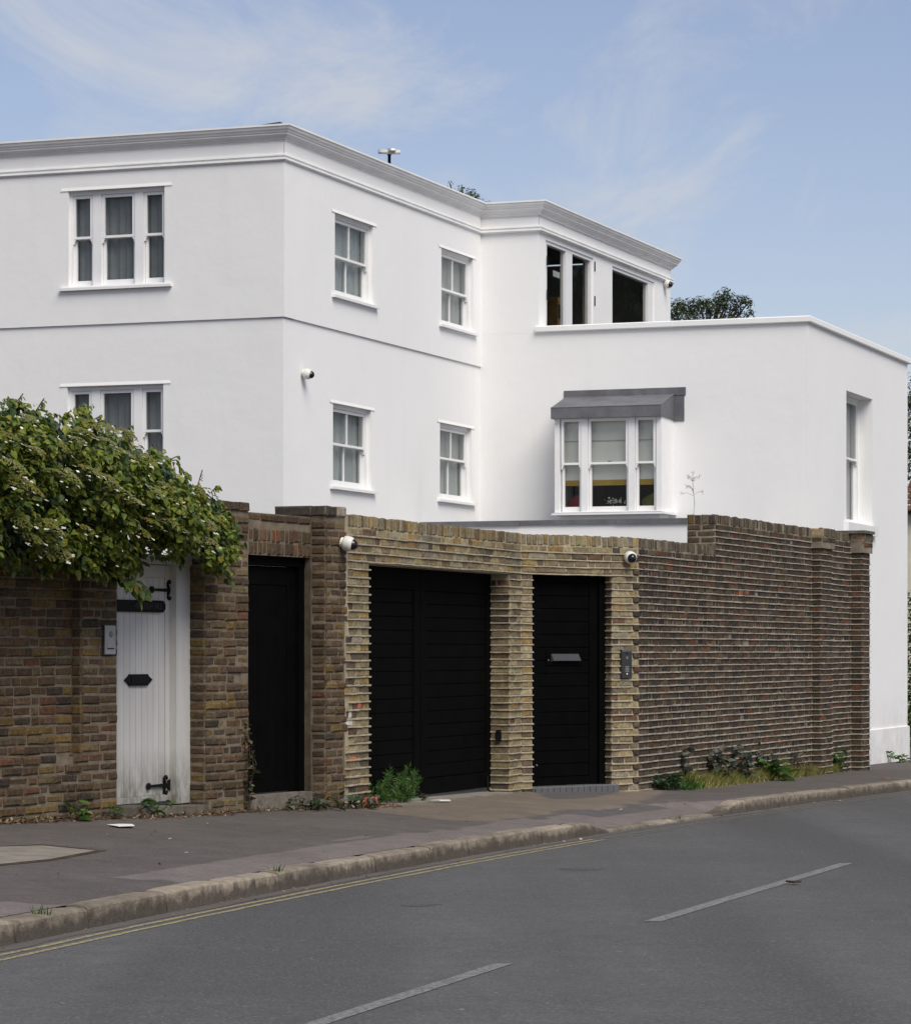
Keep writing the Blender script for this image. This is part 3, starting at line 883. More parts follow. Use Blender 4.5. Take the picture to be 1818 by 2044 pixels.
# --- long dark wall to the white corner house
sS = KW.s(1428)                                   # the wall steps up here
zK = ZTOP + 5 * PITCH
wallD = thing('brick_wall', KW.pt(KL * .5, 0, gz(KW, KL * .5)), 'long dark grey-brown brick wall with mortar ribs and a stepped top', 'wall')
mb = MB()
mb.box(KW, 0, sS, -.9, ZTOP - .01, -.30, -.005); mb.box(KW, sS, KL, -.9, zK - .01, -.34, -.005)
p1a, p1b, p2a, p2b = KW.s(1638, .12), KW.s(1661, .12), KW.s(1721, .16), KL
mb.box(KW, p1a, p1b, -.9, zK - .01, -.1, .112); mb.box(KW, p2a, p2b, -.9, zK - .02, -.3, .152)
mb.build('mortar', MAT['mort_dark'], wallD)
zk1 = zK - .112
kr = lay(KW, .004, sS, -.6, zc0, DARK, old=.6, top=zc0, jo=.004)
pier_h = [(p1a, p1b, -9, 9), (p2a, p2b, -9, 9)]
kr += lay(KW, sS, KL, zc0, zk1, DARK, pier_h, old=.6, top=zc0, jo=.004)
kr += lay(KW, sS, KL, -.6, zc0, DARK, pier_h, old=.6, top=zc0, jo=.004)
soldiers(KW, 0, sS, ZTOP, .112, COPD, old=.7)
soldiers(KW, sS, p1a, zK, .112, COPD, old=.7); soldiers(KW, p1b, p2a, zK, .112, COPD, old=.7)
SE = Fr(KW.pt(sS, 0, 0)[:2], (KW.n[0], KW.n[1]))
lay(SE, -.34, 0, ZTOP - .1, zk1, [((.12, .06, .042), 3)] + DARK[3:4] + OLD[:1], old=1.0, bond='mixed', joint=.012, top=zk1, off=.007)
soldiers(SE, -.34, 0, zK, .112, COPD + OLD[2:3], old=1.0, w=.08, off=.007)
pr = []
for a, b, of in ((p1a, p1b, .12), (p2a, p2b, .16)):
    PS = Fr(KW.pt(a, of, 0)[:2], (KW.n[0], KW.n[1]))
    zcap = zk1 - 2 * PITCH + .001
    ra = lay(KW, a, b, -.6, zcap, DARK, off=of, old=.6, top=zc0); pr.append((KW, ra, of))
    rb = lay(PS, -of, 0, -.6, zcap, DARK[:3] + DARK[4:6], old=.6, top=zc0, off=.007); pr.append((PS, rb, .007))  # pale bricks left out, so the colour carries the pier side's shade
    lay(KW, a - .03, b + .03, zcap, zk1, DARK, off=of + .035, old=.6, top=zk1)
    PC = Fr(KW.pt(a - .03, of + .035, 0)[:2], (KW.n[0], KW.n[1]))
    lay(PC, -of - .035, 0, zcap, zk1, DARK, old=.6, top=zk1)
    soldiers(KW, a - .03, b + .03, zK, .112, COPD, off=of + .035, old=.7)
    BK.append((PC, -(of + .035) / 2, zK - .056, of + .03, .105, 0, (.34, .245, .15), .7, 0))
    mb = MB(); mb.box(KW, a - .028, b + .028, zcap + .002, zK - .012, -.05, of + .028); mb.build('pier_cap', MAT['mort_dark'], wallD)
mb = MB(); mb.box(KW, p2a - .10, p2b + .04, zK + .001, zK + .04, -.36, .22); mb.build('cap_slab', MAT['step'], wallD)
# the stray orange bricks and the small weep gap
for u, v in ((1370, 1497), (1478, 1185), (1490, 1184), (1555, 1480)):
    BK.append((KW, KW.s(u), KW.z(u, v), .16, .06, .008, (.24, .085, .045), .8, 0))
finish_bricks(wallD, 300)
ribs(wallD, KW, kr, MAT['rib_dark'], .015, .013, e0=.006, e1=0, step=.11, miss=.01)
for fr, r, of in pr: ribs(wallD, fr, r, MAT['rib_dark'], .014, .010, off=of, e0=0, e1=.008, step=.09)

# ------------------------------------------------------------------ doors and gates
# white boarded garden door
DR = -.133
wd = thing('garden_door', L1.pt(L1.s(290), DR, gz(L1, L1.s(290))), 'white boarded garden door with black strap hinges under the climber', 'door')
lo = -.20                                          # leaf plane
zb_, zt_ = L1.z(290, 1601, lo), L1.z(290, 1126, lo)
a0, a1 = L1.s(225, lo), L1.s(345, lo)
st0 = L1.s(330, lo)
mb = MB(); mb.box(L1, a0 - .1, a1, zb_, zt_, lo - .06, lo - .02); mb.build('door_backing', MAT['dwhite'], wd)
n = 9; pw = (st0 - a0) / n
zr1 = L1.z(300, 1153, lo)
for i in range(n):
    mb = MB(); x0 = a0 + i * pw + .0022; x1 = a0 + (i + 1) * pw - .0022
    mb.prism(L1, [(x0, zb_ + .05), (x1, zb_ + .05), (x1, zr1), (x0, zr1)], lo - .03, lo - .008)
    mb.build('plank', MAT['dwhite'], wd)
mb = MB(); mb.box(L1, st0, a1 - .004, zb_ + .01, zt_ - .005, lo - .03, lo); mb.box(L1, a0 - .1, st0 - .002, zr1 + .003, zt_ - .006, lo - .03, lo - .0005)
mb.build('door_rail', MAT['dwhite'], wd)
mb = MB(); mb.box(L1, a0 - .1, a1 - .05, zb_ - .004, zb_ + .048, lo - .03, lo + .014); mb.build('weather_board', MAT['dwhite'], wd)
j0, j1 = L1.s(352, DR), L1.s(382, DR)
mb = MB(); ztf = L1.z(300, 1106, DR)
mb.box(L1, j0, j0 + (j1 - j0) * .5, zb_ - .03, zt_ + .001, lo - .06, DR); mb.box(L1, j0 + (j1 - j0) * .5 + .003, j1, zb_ - .03, zt_ + .001, lo - .06, DR - .012)
mb.build('door_jamb', MAT['dwhite'], wd)
mb = MB(); mb.box(L1, a0 - .1, j1 + .02, zt_ + .002, ztf, lo - .06, DR + .01); mb.build('door_head', MAT['dwhite'], wd)
def hinge(ub, vb, ur, us):
    zc = L1.z(ub, vb, lo); o = lo + .012
    sb, sr, sc_ = L1.s(ub, lo), L1.s(ur, lo), L1.s(us, lo)
    mb = MB()
    mb.prism(L1, [(sb, zc - .009), (sr, zc - .015), (sr, zc + .015), (sb, zc + .009)], lo + .0005, o)
    ring = [(sb + .028 * math.cos(q), zc + .028 * math.sin(q)) for q in [k * math.pi / 5 for k in range(10)]]
    mb.prism(L1, ring, lo + .001, o + .002)
    mb.prism(L1, [(sr - .03, zc - .035), (sr + .005, zc - .045), (sr + .005, zc + .045), (sr - .03, zc + .035)], lo + .001, o + .001)
    for sg in (1, -1):
        pts = []
        for k in range(12):
            q = -1.2 + k / 11 * 4.6; r = .027 * (1 - k / 26)
            pts.append(L1.pt(sc_ - .004 - r * math.cos(q), lo + .008, zc + sg * (.048 + r * math.sin(q) * 1.1)))
        mb.tube(pts, [.013] * 8 + [.012, .011, .010, .008], 6)
        mb.tube([L1.pt(sc_ - .018, lo + .008, zc + sg * .01), pts[0]], .014, 6)
    mb.build('hinge', MAT['iron'], wd)
hinge(302, 1177, 344, 337); hinge(295, 1570, 337, 330)
mb = MB(); zc = L1.z(275, 1357.5, lo); sc_ = L1.s(275.5, lo); hw = (L1.s(303, lo) - L1.s(249, lo)) / 2; hh = .046
mb.prism(L1, [(sc_ - hw, zc), (sc_ - hw * .70, zc - hh * .72), (sc_ - hw * .66, zc - hh), (sc_ + hw * .66, zc - hh), (sc_ + hw * .70, zc - hh * .72),
              (sc_ + hw, zc), (sc_ + hw * .70, zc + hh * .72), (sc_ + hw * .66, zc + hh), (sc_ - hw * .66, zc + hh), (sc_ - hw * .70, zc + hh * .72)], lo - .008, lo + .012)
lp = mb.build('letter_plate', MAT['iron'], wd)
mb = MB(); mb.box(L1, sc_ - hw * .6, sc_ + hw * .6, zc - .028, zc + .028, lo + .012, lo + .018); mb.build('letter_flap', MAT['iron'], lp)
# step stones
sp_ = thing('stone_step', L1.pt(L1.s(300), 0, gz(L1, L1.s(300))), 'worn stone step at the foot of the white garden door', 'step')
x0, x1 = L1.s(237), L1.s(405)
zs = zb_ - .012
for a, b, h, o in ((x0, x0 + .50, zs, .03), (x0 + .51, x0 + .86, zs - .02, .06), (x0 + .87, x1 + .02, zs - .03, .045)):
    mb = MB(); P = [(a, -.9), (b, -.9), (b, h - .02), (b - .03, h), (a + .02, h), (a, h - .015)]
    mb.prism(L1, P, -.30, o); mb.build('step_stone', MAT['step'], sp_)

# name plate on the white door
zc = L1.z(283, 1210, lo); x0, x1 = L1.s(228, lo), L1.s(326, lo); hh = (L1.z(283, 1198, lo) - L1.z(283, 1222, lo)) / 2
ns = thing('name_plate', L1.pt((x0 + x1) / 2, lo, zc), 'black name plate with raised capitals on the white garden door', 'sign')
mb = MB(); mb.prism(L1, [(x0, zc - hh * .5), (x0 + .03, zc - hh), (x1 - .035, zc - hh), (x1, zc - hh * .4), (x1, zc + hh * .4), (x1 - .035, zc + hh), (x0 + .03, zc + hh), (x0, zc + hh * .5)], lo + .0005, lo + .022)
mb.build('plate', MAT['sign'], ns)
tx = bpy.data.curves.new('lettering', 'FONT'); tx.body = 'HERLEIGH HILL'; tx.size = .062; tx.extrude = .003; tx.align_x = 'RIGHT'; tx.align_y = 'CENTER'
tx.materials.append(MAT['letter'])
tt = bpy.data.objects.new('lettering_curve', tx); COL.objects.link(tt)
bpy.context.view_layer.update()
tm = bpy.data.meshes.new_from_object(tt.evaluated_get(bpy.context.evaluated_depsgraph_get()))
bpy.data.objects.remove(tt); to = link('lettering', tm, ns, kind='stuff'); to.location = L1.pt(x1 - .06, lo + .024, zc); to.rotation_euler = (RAD(90), 0, L1.rot()); to.scale = (1.02, 1, 1)

# narrow black door
no = -.105
nd = thing('narrow_door', L1.pt(L1.s(550), no, zst), 'narrow plain black door between the two weathered brown brick piers', 'door')
x0, x1 = sB1 - .15, L1.s(605, no)
xf = L1.s(590, no)
zt_ = zWh + .012; zl = L1.z(550, 1130, no)
mb = MB(); mb.box(L1, x0, x1 + .10, zl, zt_, no - .08, no + .04); mb.box(L1, xf, x1 + .10, zst, zl - .001, no - .08, no + .035); mb.build('door_frame', MAT['black'], nd)
mb = MB(); mb.box(L1, x0, xf - .004, zst + .012, zl - .004, no - .05, no - .012)
sl = L1.s(573, no)
mb.build('door_leaf', MAT['black'], nd)
zrb = L1.z(530, 1556, no)
for nm, a, b, c, d in (('stile', sl, xf - .005, zst + .012, zl - .005), ('bottom_rail', x0, sl - .002, zst + .012, zrb), ('top_rail', x0, sl - .002, zl - .16, zl - .005)):
    mb = MB(); mb.box(L1, a, b, c, d, no - .013, no); mb.build(nm, MAT['black'], nd)
nb = 6; w = (sl - x0) / nb
for i in range(nb):
    mb = MB(); mb.box(L1, x0 + i * w + .003, x0 + (i + 1) * w - .003, zrb + .002, zl - .162, no - .013, no - .007); mb.build('board', MAT['black'], nd)

# garage gate, two framed and boarded leaves
go = -.21
gg = thing('garage_gate', GW.pt((gs0 + gs1) / 2, go, gz(GW, (gs0 + gs1) / 2)), 'wide black double garage gate of framed horizontal boards', 'gate')
xm = GW.s(838, go); xr = gs1 + .02; xl = gs0 - .05
zbot = GW.z(978, 1571, go); ztop = zGh + .05
for li, (a, b) in enumerate(((xl, xm - .008), (xm + .008, xr))):
    zb2 = zbot + (.0 if li else .0)
    zr_ = GW.z(930, 1546, go)
    lf = MB(); lf.box(GW, a, b, zb2, ztop, go - .05, go - .02)
    lf = lf.build('gate_leaf', MAT['black'], gg)
    sw = .16
    for nm, p, q, c, d in (('stile', a, a + sw, zb2, ztop), ('stile', b - sw, b, zb2, ztop), ('bottom_rail', a + sw + .001, b - sw - .001, zb2, zr_), ('top_rail', a + sw + .001, b - sw - .001, ztop - .25, ztop)):
        mb = MB(); mb.box(GW, p, q, c, d, go - .02, go + .004); mb.build(nm, MAT['black'], lf)
    nb = 14; h = (ztop - .252 - zr_) / nb
    for i in range(nb):
        mb = MB(); z0 = zr_ + i * h
        mb.prism(Fr(GW.pt(a + sw, go - .02, 0)[:2], GW.n), [(0, z0 + .003), (.010, z0 + .003), (.014, z0 + .009), (.014, z0 + h - .006), (.010, z0 + h - .001), (0, z0 + h - .001)], -(b - a - 2 * sw), 0)
        mb.build('board', MAT['black'], lf)
for u in (828, 968):
    mb = MB(); s = GW.s(u, go); z = gz(GW, s) + .05
    mb.tube([GW.pt(s, go + .025, z + .12), GW.pt(s, go + .03, z - .01), GW.pt(s + .02, go + .05, z - .035), GW.pt(s + .10, go + .06, z - .038)], .011, 6); mb.build('drop_bolt', MAT['iron'], gg)
mb = MB(); s0, s1 = gs0, gs1
mb.hexa([GW.pt(s0, .16, gz(GW, s0) - .1), GW.pt(s1, .05, gz(GW, s1) - .1), GW.pt(s1, -.4, -.9), GW.pt(s0, -.4, -.9),
         GW.pt(s0, .16, gz(GW, s0, .16) + .008), GW.pt(s1, .03, gz(GW, s1) + .012), GW.pt(s1, -.4, gz(GW, s1) + .016), GW.pt(s0, -.4, gz(GW, s0) + .016)])
mb.build('gate_threshold', MAT['slab'], kind='structure')

# wider black door with letter plate
do = -.12
bd = thing('front_gate', DW.pt((ds0 + ds1) / 2, do, gz(DW, ds0)), 'black front door of horizontal boards with a grey letter plate, right of the garage', 'door')
z0_, z1_ = DW.z(1065, 1572, do), zDh + .02
x0, x1 = ds0 - .03, ds1 + .03
xf = DW.s(1192, do)
mb = MB(); mb.box(DW, xf, x1, z0_, z1_, do - .06, do + .03); mb.box(DW, x0, xf, z1_ - .05, z1_, do - .06, do + .028); mb.build('door_frame', MAT['black'], bd)
mb = MB(); mb.box(DW, x0, xf - .003, z0_ + .01, z1_ - .051, do - .06, do - .02); mb.build('door_leaf', MAT['black'], bd)
xb0, xb1 = DW.s(1073, do), DW.s(1176, do)
for a, b in ((x0, xb0), (xb1, xf - .004)):
    mb = MB(); mb.box(DW, a, b, z0_ + .01, z1_ - .052, do - .02, do + .001); mb.build('stile', MAT['black'], bd)
zl = DW.z(1100, 1552, do); ps = (DW.z(1100, 1345, do) - zl) / 8
mb = MB(); mb.box(DW, xb0 + .001, xb1 - .001, z0_ + .01, zl, do - .02, do); mb.build('bottom_rail', MAT['black'], bd)
z = zl + .001
while z < z1_ - .06:
    mb = MB(); t = min(z + ps, z1_ - .053)
    mb.prism(Fr(DW.pt(xb0 + .001, do - .02, 0)[:2], DW.n), [(0, z + .002), (.006, z + .002), (.013, z + .008), (.013, t - .006), (.007, t - .001), (0, t - .001)], -(xb1 - xb0 - .002), 0)
    mb.build('board', MAT['black'], bd); z = t
mb = MB(); a, b = DW.s(1090, do), DW.s(1161, do); zt, zb2 = DW.z(1125, 1299, do), DW.z(1125, 1328, do)
mb.box(DW, a, b, zb2, zt, do - .008, do + .003)
lp = mb.build('letter_plate', MAT['black'], bd)
mb = MB(); a, b = DW.s(1099, do), DW.s(1154, do); zt, zb2 = DW.z(1125, 1305.5, do), DW.z(1125, 1319, do)
P = DW.pt
mb.hexa([P(a + .01, do + .038, zb2), P(b + .005, do + .038, zb2), P(b, do + .003, zb2 - .01), P(a, do + .003, zb2 - .01), P(a, do + .012, zt), P(b - .008, do + .012, zt), P(b - .008, do + .003, zt), P(a, do + .003, zt)])
mb.build('letter_flap', simple('letter_flap_grey', (.05, .05, .052), .4, .05, 9, .5), lp)
for u in (1094, 1157):
    mb = MB(); mb.tube([P(DW.s(u, do), do + .003, DW.z(u, 1318, do)), P(DW.s(u, do), do + .008, DW.z(u, 1318, do))], .006, 8); mb.build('screw', MAT['steel'], lp)
mb = MB(); mb.tube([P(DW.s(1070, do), do + .001, DW.z(1070, 1528, do)), P(DW.s(1070, do), do + .012, DW.z(1070, 1528, do))], .010, 8); mb.build('door_stud', MAT['alu'], bd)

# intercoms, sensor, cameras
ic = thing('intercom', L1.pt(L1.s(215), 0, L1.z(215, 1278)), 'silver entry intercom on the brick pier left of the white door', 'intercom')
a, b, c, d = L1.s(205.5), L1.s(226.5), L1.z(215, 1306), L1.z(215, 1249)
mb = MB(); mb.box(L1, a - .006, b + .006, c - .006, d + .006, -.01, .012); mb.build('back_box', MAT['char'], ic)
mb = MB(); mb.box(L1, a, b, c, d, .012, .020); mb.build('face_plate', MAT['steel'], ic)
sm = (a + b) / 2 + .01
Ml = Matrix.Translation(L1.pt(sm, .020, c + (d - c) * .70)) @ Matrix.Rotation(L1.rot(), 4, 'Z') @ Matrix.Rotation(RAD(90), 4, 'X')
mb = MB(); mb.lathe([(.024, 0), (.024, .003), (.018, .006), (0, .007)], 16, 0, Ml); mb.build('speaker_grille', MAT['alu'], ic)
mb = MB(); mb.box(L1, a + .03, b - .022, c + (d - c) * .17, c + (d - c) * .21, .020, .022); mb.build('slot', MAT['iron'], ic)
mb = MB(); mb.box(L1, a + .03, b - .018, c + (d - c) * .23, c + (d - c) * .40, .020, .0225); mb.build('call_button', MAT['steel'], ic)

ic = thing('intercom', DW.pt(DW.s(1246), 0, DW.z(1246, 1325)), 'dark grey keypad intercom on the buff pier right of the black front door', 'intercom')
a, b, c, d = DW.s(1237), DW.s(1257), DW.z(1246, 1354), DW.z(1246, 1297)
mb = MB(); mb.box(DW, a, b, c, d, -.01, .030); mb.build('face_plate', MAT['char'], ic)
mb = MB(); mb.box(DW, a + .0005, b - .0005, d - .02, d + .001, .0295, .032); mb.build('top_trim', MAT['greyplast'], ic)
sm = (a + b) / 2
mb = MB(); mb.box(DW, sm - .022, sm + .022, d - .048, d - .028, .030, .033); mb.build('camera_window', MAT['dome'], ic)
Ml = Matrix.Translation(DW.pt(sm, .030, c + (d - c) * .71)) @ Matrix.Rotation(DW.rot(), 4, 'Z') @ Matrix.Rotation(RAD(90), 4, 'X')
mb = MB(); mb.lathe([(.016, 0), (.016, .003), (0, .004)], 14, 0, Ml); mb.build('speaker_grille', MAT['alu'], ic)
for i in range(3):
    for j in range(4):
        mb = MB(); ks = sm - .020 + i * .020; kz = c + (d - c) * (.24 + .055 * j)
        mb.box(DW, ks - .006, ks + .006, kz - .0055, kz + .0055, .030, .0335); mb.build('key', MAT['steel'], ic)
Ml = Matrix.Translation(DW.pt(sm, .030, c + (d - c) * .15)) @ Matrix.Rotation(DW.rot(), 4, 'Z') @ Matrix.Rotation(RAD(90), 4, 'X')
mb = MB(); mb.lathe([(.009, 0), (.009, .004), (0, .005)], 12, 0, Ml); mb.build('call_button', MAT['paper'], ic)

sn = thing('gate_sensor', RG.pt(RG.s(996), 0, RG.z(996, 1468)), 'small black gate sensor on the inner side of the brick pier beside the garage gate', 'sensor')
a, b, c, d = RG.s(992), RG.s(1001.5), RG.z(996, 1479), RG.z(996, 1457)
mb = MB(); mb.prism(RG, [(a, c), (b, c), (b, d - .01), (b - .012, d), (a + .012, d), (a, d - .01)], -.01, .045); mb.build('housing', MAT['iron'], sn)
mb = MB(); mb.box(RG, a + .012, b - .012, d - .035, d - .018, .045, .048); mb.build('lens', MAT['dome'], sn)

def camera_things():
    """dome cameras: a white collar, a dark dome on its front; built once, then copied"""
    spots = ((RC, L1, L1.s(676, PJ), PJ, L1.z(676, 1082, PJ), RAD(12), 'white dome security camera on the brown brick pier beside the garage'),
             (None, DW, DW.s(1249), 0, DW.z(1249, 1110), RAD(-14), 'white dome security camera on buff bricks above the keypad intercom'))
    root = None; out = []
    t = thing('security_camera', (0, 0, 0), 'x', 'security camera', 'dome security cameras')
    MX = Matrix.Rotation(RAD(90), 4, 'X')          # lathe axis along local -Y (outward)
    mb = MB(); mb.lathe([(.050, 0), (.066, .004), (.074, .02), (.076, .06), (.074, .082), (.066, .094), (.058, .098)], 24, 0, MX)
    body = mb.build('housing', MAT['camw'], t, smooth=True)
    mb = MB(); mb.lathe([(.057, .094)] + [(.055 * math.cos(q), .098 + .055 * math.sin(q)) for q in [k * math.pi / 16 for k in range(9)]], 24, 0, MX)
    dm = mb.build('dome', MAT['dome'], t, smooth=True)
    mb = MB(); mb.lathe([(.0, -.025), (.05, -.025), (.05, 0.002), (0, 0.002)], 14, 0, MX); br = mb.build('bracket', MAT['camw'], t, smooth=False)
    t.location = (0, 0, 0)
    return t
CAM0 = camera_things()
CAMN = [0]
def place_camera(fr, s, o, z, turn, label, scale=1.0):
    if CAMN[0] == 0: r = CAM0
    else:
        r = CAM0.copy(); COL.objects.link(r)
        for ch in list(CAM0.children):
            c = ch.copy(); COL.objects.link(c); c.parent = r
    CAMN[0] += 1
    r.location = fr.pt(s, o + .012, z); r.rotation_euler = (RAD(14), 0, fr.rot() + turn); r['label'] = label; r.scale = (scale * .88,) * 3
place_camera(L1, L1.s(680, PJ), PJ + .012, L1.z(683, 1083, PJ), RAD(16), 'white dome security camera on the brown brick pier left of the garage')
place_camera(DW, DW.s(1250), .02, DW.z(1248, 1111), RAD(-22), 'white dome security camera on buff bricks above the keypad intercom')
# ------------------------------------------------------------------ the white house
DV = (.3488, .9372)                               # receding direction of the side walls
FV = (.9372, -.3488)
def meet(p, d, u):
    r = (u - UC) / F; s = (r * p[1] - p[0]) / (d[0] - r * d[1]); return (p[0] + d[0] * s, p[1] + d[1] * s)
P0 = at(1740, 44.0)
C1 = meet(P0, DV, 1612); C2 = meet(P0, DV, 1811)
I0 = meet(C1, FV, 957); H0 = meet(I0, DV, 565); Q0 = meet(I0, FV, 1075); E0 = meet(Q0, DV, 1338)
LF = Fr(H0, FV); RF = Fr(H0, DV); WF = Fr(I0, FV); WR = Fr(C1, DV); PF = Fr(Q0, DV)
RFL = math.dist(H0, I0); WFL = math.dist(I0, C1); WRL = math.dist(C1, C2); PFL = math.dist(Q0, E0); QS = math.dist(I0, Q0)
YH = H0[1]
zcor = ZC + (VH - 246) / F * (YH - .15)            # top of the cornice
zfr = ZC + (VH - 274) / F * YH                     # top of the frieze
zmo = ZC + (VH - 308) / F * YH                     # moulding
zmb = ZC + (VH - 322) / F * YH
zst = ZC + (VH - 632) / F * YH                     # step in the render between the storeys
zpar = ZC + (VH - 630) / F * C1[1]
house = thing('white_house', (H0[0], H0[1], -1.0), 'white rendered corner house with moulded cornice, sash windows and flat-roofed wing', 'house')
LSL = -8.5
# openings, read off the plan of each face: (s0, s1, z0, z1)
def opening(fr, u0, u1, v0, v1, uu=None, off=0): return (fr.s(u0, off), fr.s(u1, off), fr.z(uu or u0, v1, off), fr.z(uu or u0, v0, off))
oL1 = opening(LF, 138, 330, 382, 573); oL2 = opening(LF, 134, 326, 772, 964)
oR1 = opening(RF, 665, 742, 424, 586); oR2 = opening(RF, 664.5, 741, 804, 968)
oR3 = opening(RF, 878, 941, 494, 645); oR4 = opening(RF, 878, 941, 843, 994)
oW = opening(WR, 1689, 1741, 779, 1040)
oP1 = opening(PF, 1089, 1184, 478, 645); oP2 = opening(PF, 1222, 1306, 529, 645)
oP1 = (oP1[0], oP1[1], zpar - .35, oP1[3]); oP2 = (oP2[0], oP2[1], zpar - .35, PF.z(1224, 531))

TH = .30
def wall(name, fr, s0, s1, z0, z1, holes, of=0.0, depth=TH):
    mb = MB(); wall_holes(mb, fr, s0, s1, z0, z1, holes, of, depth, False)
    mb.quad(fr.pt(s0, of, z0), fr.pt(s1, of, z0), fr.pt(s1, of - depth, z0), fr.pt(s0, of - depth, z0)); return mb.build(name, MAT['render'], house)
UP = .022
wall('wall', LF, LSL, 0.0, -1.5, zst, [oL2]); wall('wall', RF, 0.0, RFL, -1.5, zst, [oR2, oR4])
wall('wall', LF, LSL, UP, zst + .0005, zmo, [oL1], UP); wall('wall', RF, -UP, RFL, zst + .0005, zmo, [oR1, oR3], UP)
wall('frieze', LF, LSL, UP, zmo, zcor - .02, [], UP + .004); wall('frieze', RF, -UP, RFL, zmo, zcor - .02, [], UP + .004)
bay_s0, bay_s1 = WF.s(1113), WF.s(1340)
bz0, bz1 = WF.z(1200, 1022), WF.z(1200, 815)
oB = (WF.s(1130), WF.s(1325), bz0 + .06, bz1 - .05)
wall('wing_wall', WF, 0.0, WFL, -1.5, zpar - .09, [oB])
wall('wing_wall', WR, 0.0, WRL, -1.5, zpar - .09, [oW])
wall('upper_wall', WF, 0.0, QS, zpar - .089, zmo, []); wall('frieze', WF, 0.0, QS, zmo, zcor - .02, [], .004)
wall('upper_wall', PF, 0.0, PFL, zpar - .6, zmo, [oP1, oP2], 0, .16); wall('frieze', PF, 0.0, PFL, zmo, zcor - .02, [], .004)
# hidden sides, floors and roofs close the volumes
def P3(fr, s, o, z): return fr.pt(s, o, z)
mb = MB()
a, b = LF.pt(LSL, 0, 0), RF.pt(RFL, 0, 0)
def dv(p, k): return (p[0] + DV[0] * k, p[1] + DV[1] * k)
A2, B2 = dv(a, RFL + PFL), dv(H0, RFL + PFL)
def side(p, q, z0, z1): mb.quad((p[0], p[1], z0), (q[0], q[1], z0), (q[0], q[1], z1), (p[0], p[1], z1))
def cap(pts, z): mb.add([(p[0], p[1], z) for p in pts], [tuple(range(len(pts)))])
side(a, A2, -1.5, zcor - .05); side(A2, B2, -1.5, zcor - .05)
side(I0, B2, -1.5, zpar - .65)
bq = (E0[0] - FV[0] * QS, E0[1] - FV[1] * QS)
side(E0, bq, zpar - .8, zcor - .05)
cw = (C2[0] - FV[0] * WFL, C2[1] - FV[1] * WFL)
side(C2, cw, -1.5, zpar - .09); 
mb.build('back_wall', MAT['render'], house)
mb = MB(); cap([a, H0, B2, A2], zcor - .03); cap([I0, Q0, E0, bq], zcor - .031)
cap([I0, C1, C2, cw], zpar - .45)
# thin dark roof edge that shows above the cornice
for fr, p, q in ((LF, -1.6, .10), (PF, -.1, .1)):
    pass
mb.build('flat_roof', MAT['roofdark'], house)
mb = MB(); cap([a, H0, B2, A2], zst - .15); cap([I0, C1, C2, cw], zst - 2.2); mb.build('floor', MAT['inside'], house)
mb = MB()
mb.box(LF, LSL + .3, -.3, zst, zst + .02, -2.2, -.31); mb.build('floor', MAT['inside'], house)
# rooms: plain back walls a couple of metres in, so that the glass has something behind it
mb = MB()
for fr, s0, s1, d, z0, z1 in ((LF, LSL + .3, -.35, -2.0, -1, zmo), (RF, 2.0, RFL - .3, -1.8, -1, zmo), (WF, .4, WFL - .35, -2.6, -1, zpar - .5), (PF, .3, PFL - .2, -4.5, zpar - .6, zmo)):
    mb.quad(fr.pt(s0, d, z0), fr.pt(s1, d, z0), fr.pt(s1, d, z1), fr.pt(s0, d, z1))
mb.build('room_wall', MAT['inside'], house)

def sweep(name, path, prof, mat, closed_ends=True):
    """moulding swept along (x, y) points with mitred corners; outward is to the right of travel reversed"""
    n = len(path); nn = []
    for i in range(n - 1):
        dx_, dy_ = path[i + 1][0] - path[i][0], path[i + 1][1] - path[i][1]; l = math.hypot(dx_, dy_); nn.append((dy_ / l, -dx_ / l))
    mb = MB(); rings = []
    for i in range(n):
        if i == 0: m = nn[0]
        elif i == n - 1: m = nn[-1]
        else:
            a_, b_ = nn[i - 1], nn[i]; k = 1 + a_[0] * b_[0] + a_[1] * b_[1]; m = ((a_[0] + b_[0]) / k, (a_[1] + b_[1]) / k)
        rings.append([(path[i][0] + m[0] * o, path[i][1] + m[1] * o, z) for o, z in prof])
    m = len(prof)
    mb.add([p for r in rings for p in r], [(i * m + q, (i + 1) * m + q, (i + 1) * m + q + 1, i * m + q + 1) for i in range(n - 1) for q in range(m - 1)])
    for r in (rings[0], rings[-1]): mb.add(r, [tuple(range(m))])
    return mb.build(name, mat, house)
CP = [LF.pt(LSL, 0, 0)[:2], H0, I0, Q0, E0, bq]
z = zcor
sweep('cornice', CP, [(-.1, z), (.150, z), (.150, z - .022), (.135, z - .024), (.138, z - .032), (.130, z - .055), (.112, z - .074), (.108, z - .086), (.096, z - .088), (.094, z - .110),
                      (.078, z - .128), (.060, z - .145), (.048, z - .150), (.046, z - .162), (.03, z - .172), (.03, z - .185), (-.01, z - .187)], MAT['cornice'])
sweep('moulding', CP, [(.0, zmo + .008), (.045, zmo + .004), (.048, zmo - .014), (.034, zmo - .018), (.032, zmo - .036), (.052, zmo - .042), (.054, zmo - .060), (.036, zmo - .076), (.0, zmo - .078)], MAT['cornice'])
mb = MB()
r1_, r2_ = LF, RF
mb.hexa([LF.pt(-1.0, -.3, zcor), LF.pt(.02, .10, zcor), RF.pt(.35, -.02, zcor), RF.pt(.35, -1.2, zcor), LF.pt(-.15, -.3, zcor + .02), LF.pt(.0, .08, zcor + .035), RF.pt(.10, -.02, zcor + .035), RF.pt(.3, -1.2, zcor + .02)])
mb.build('roof_edge', MAT['roofdark'], house)
mb = MB()
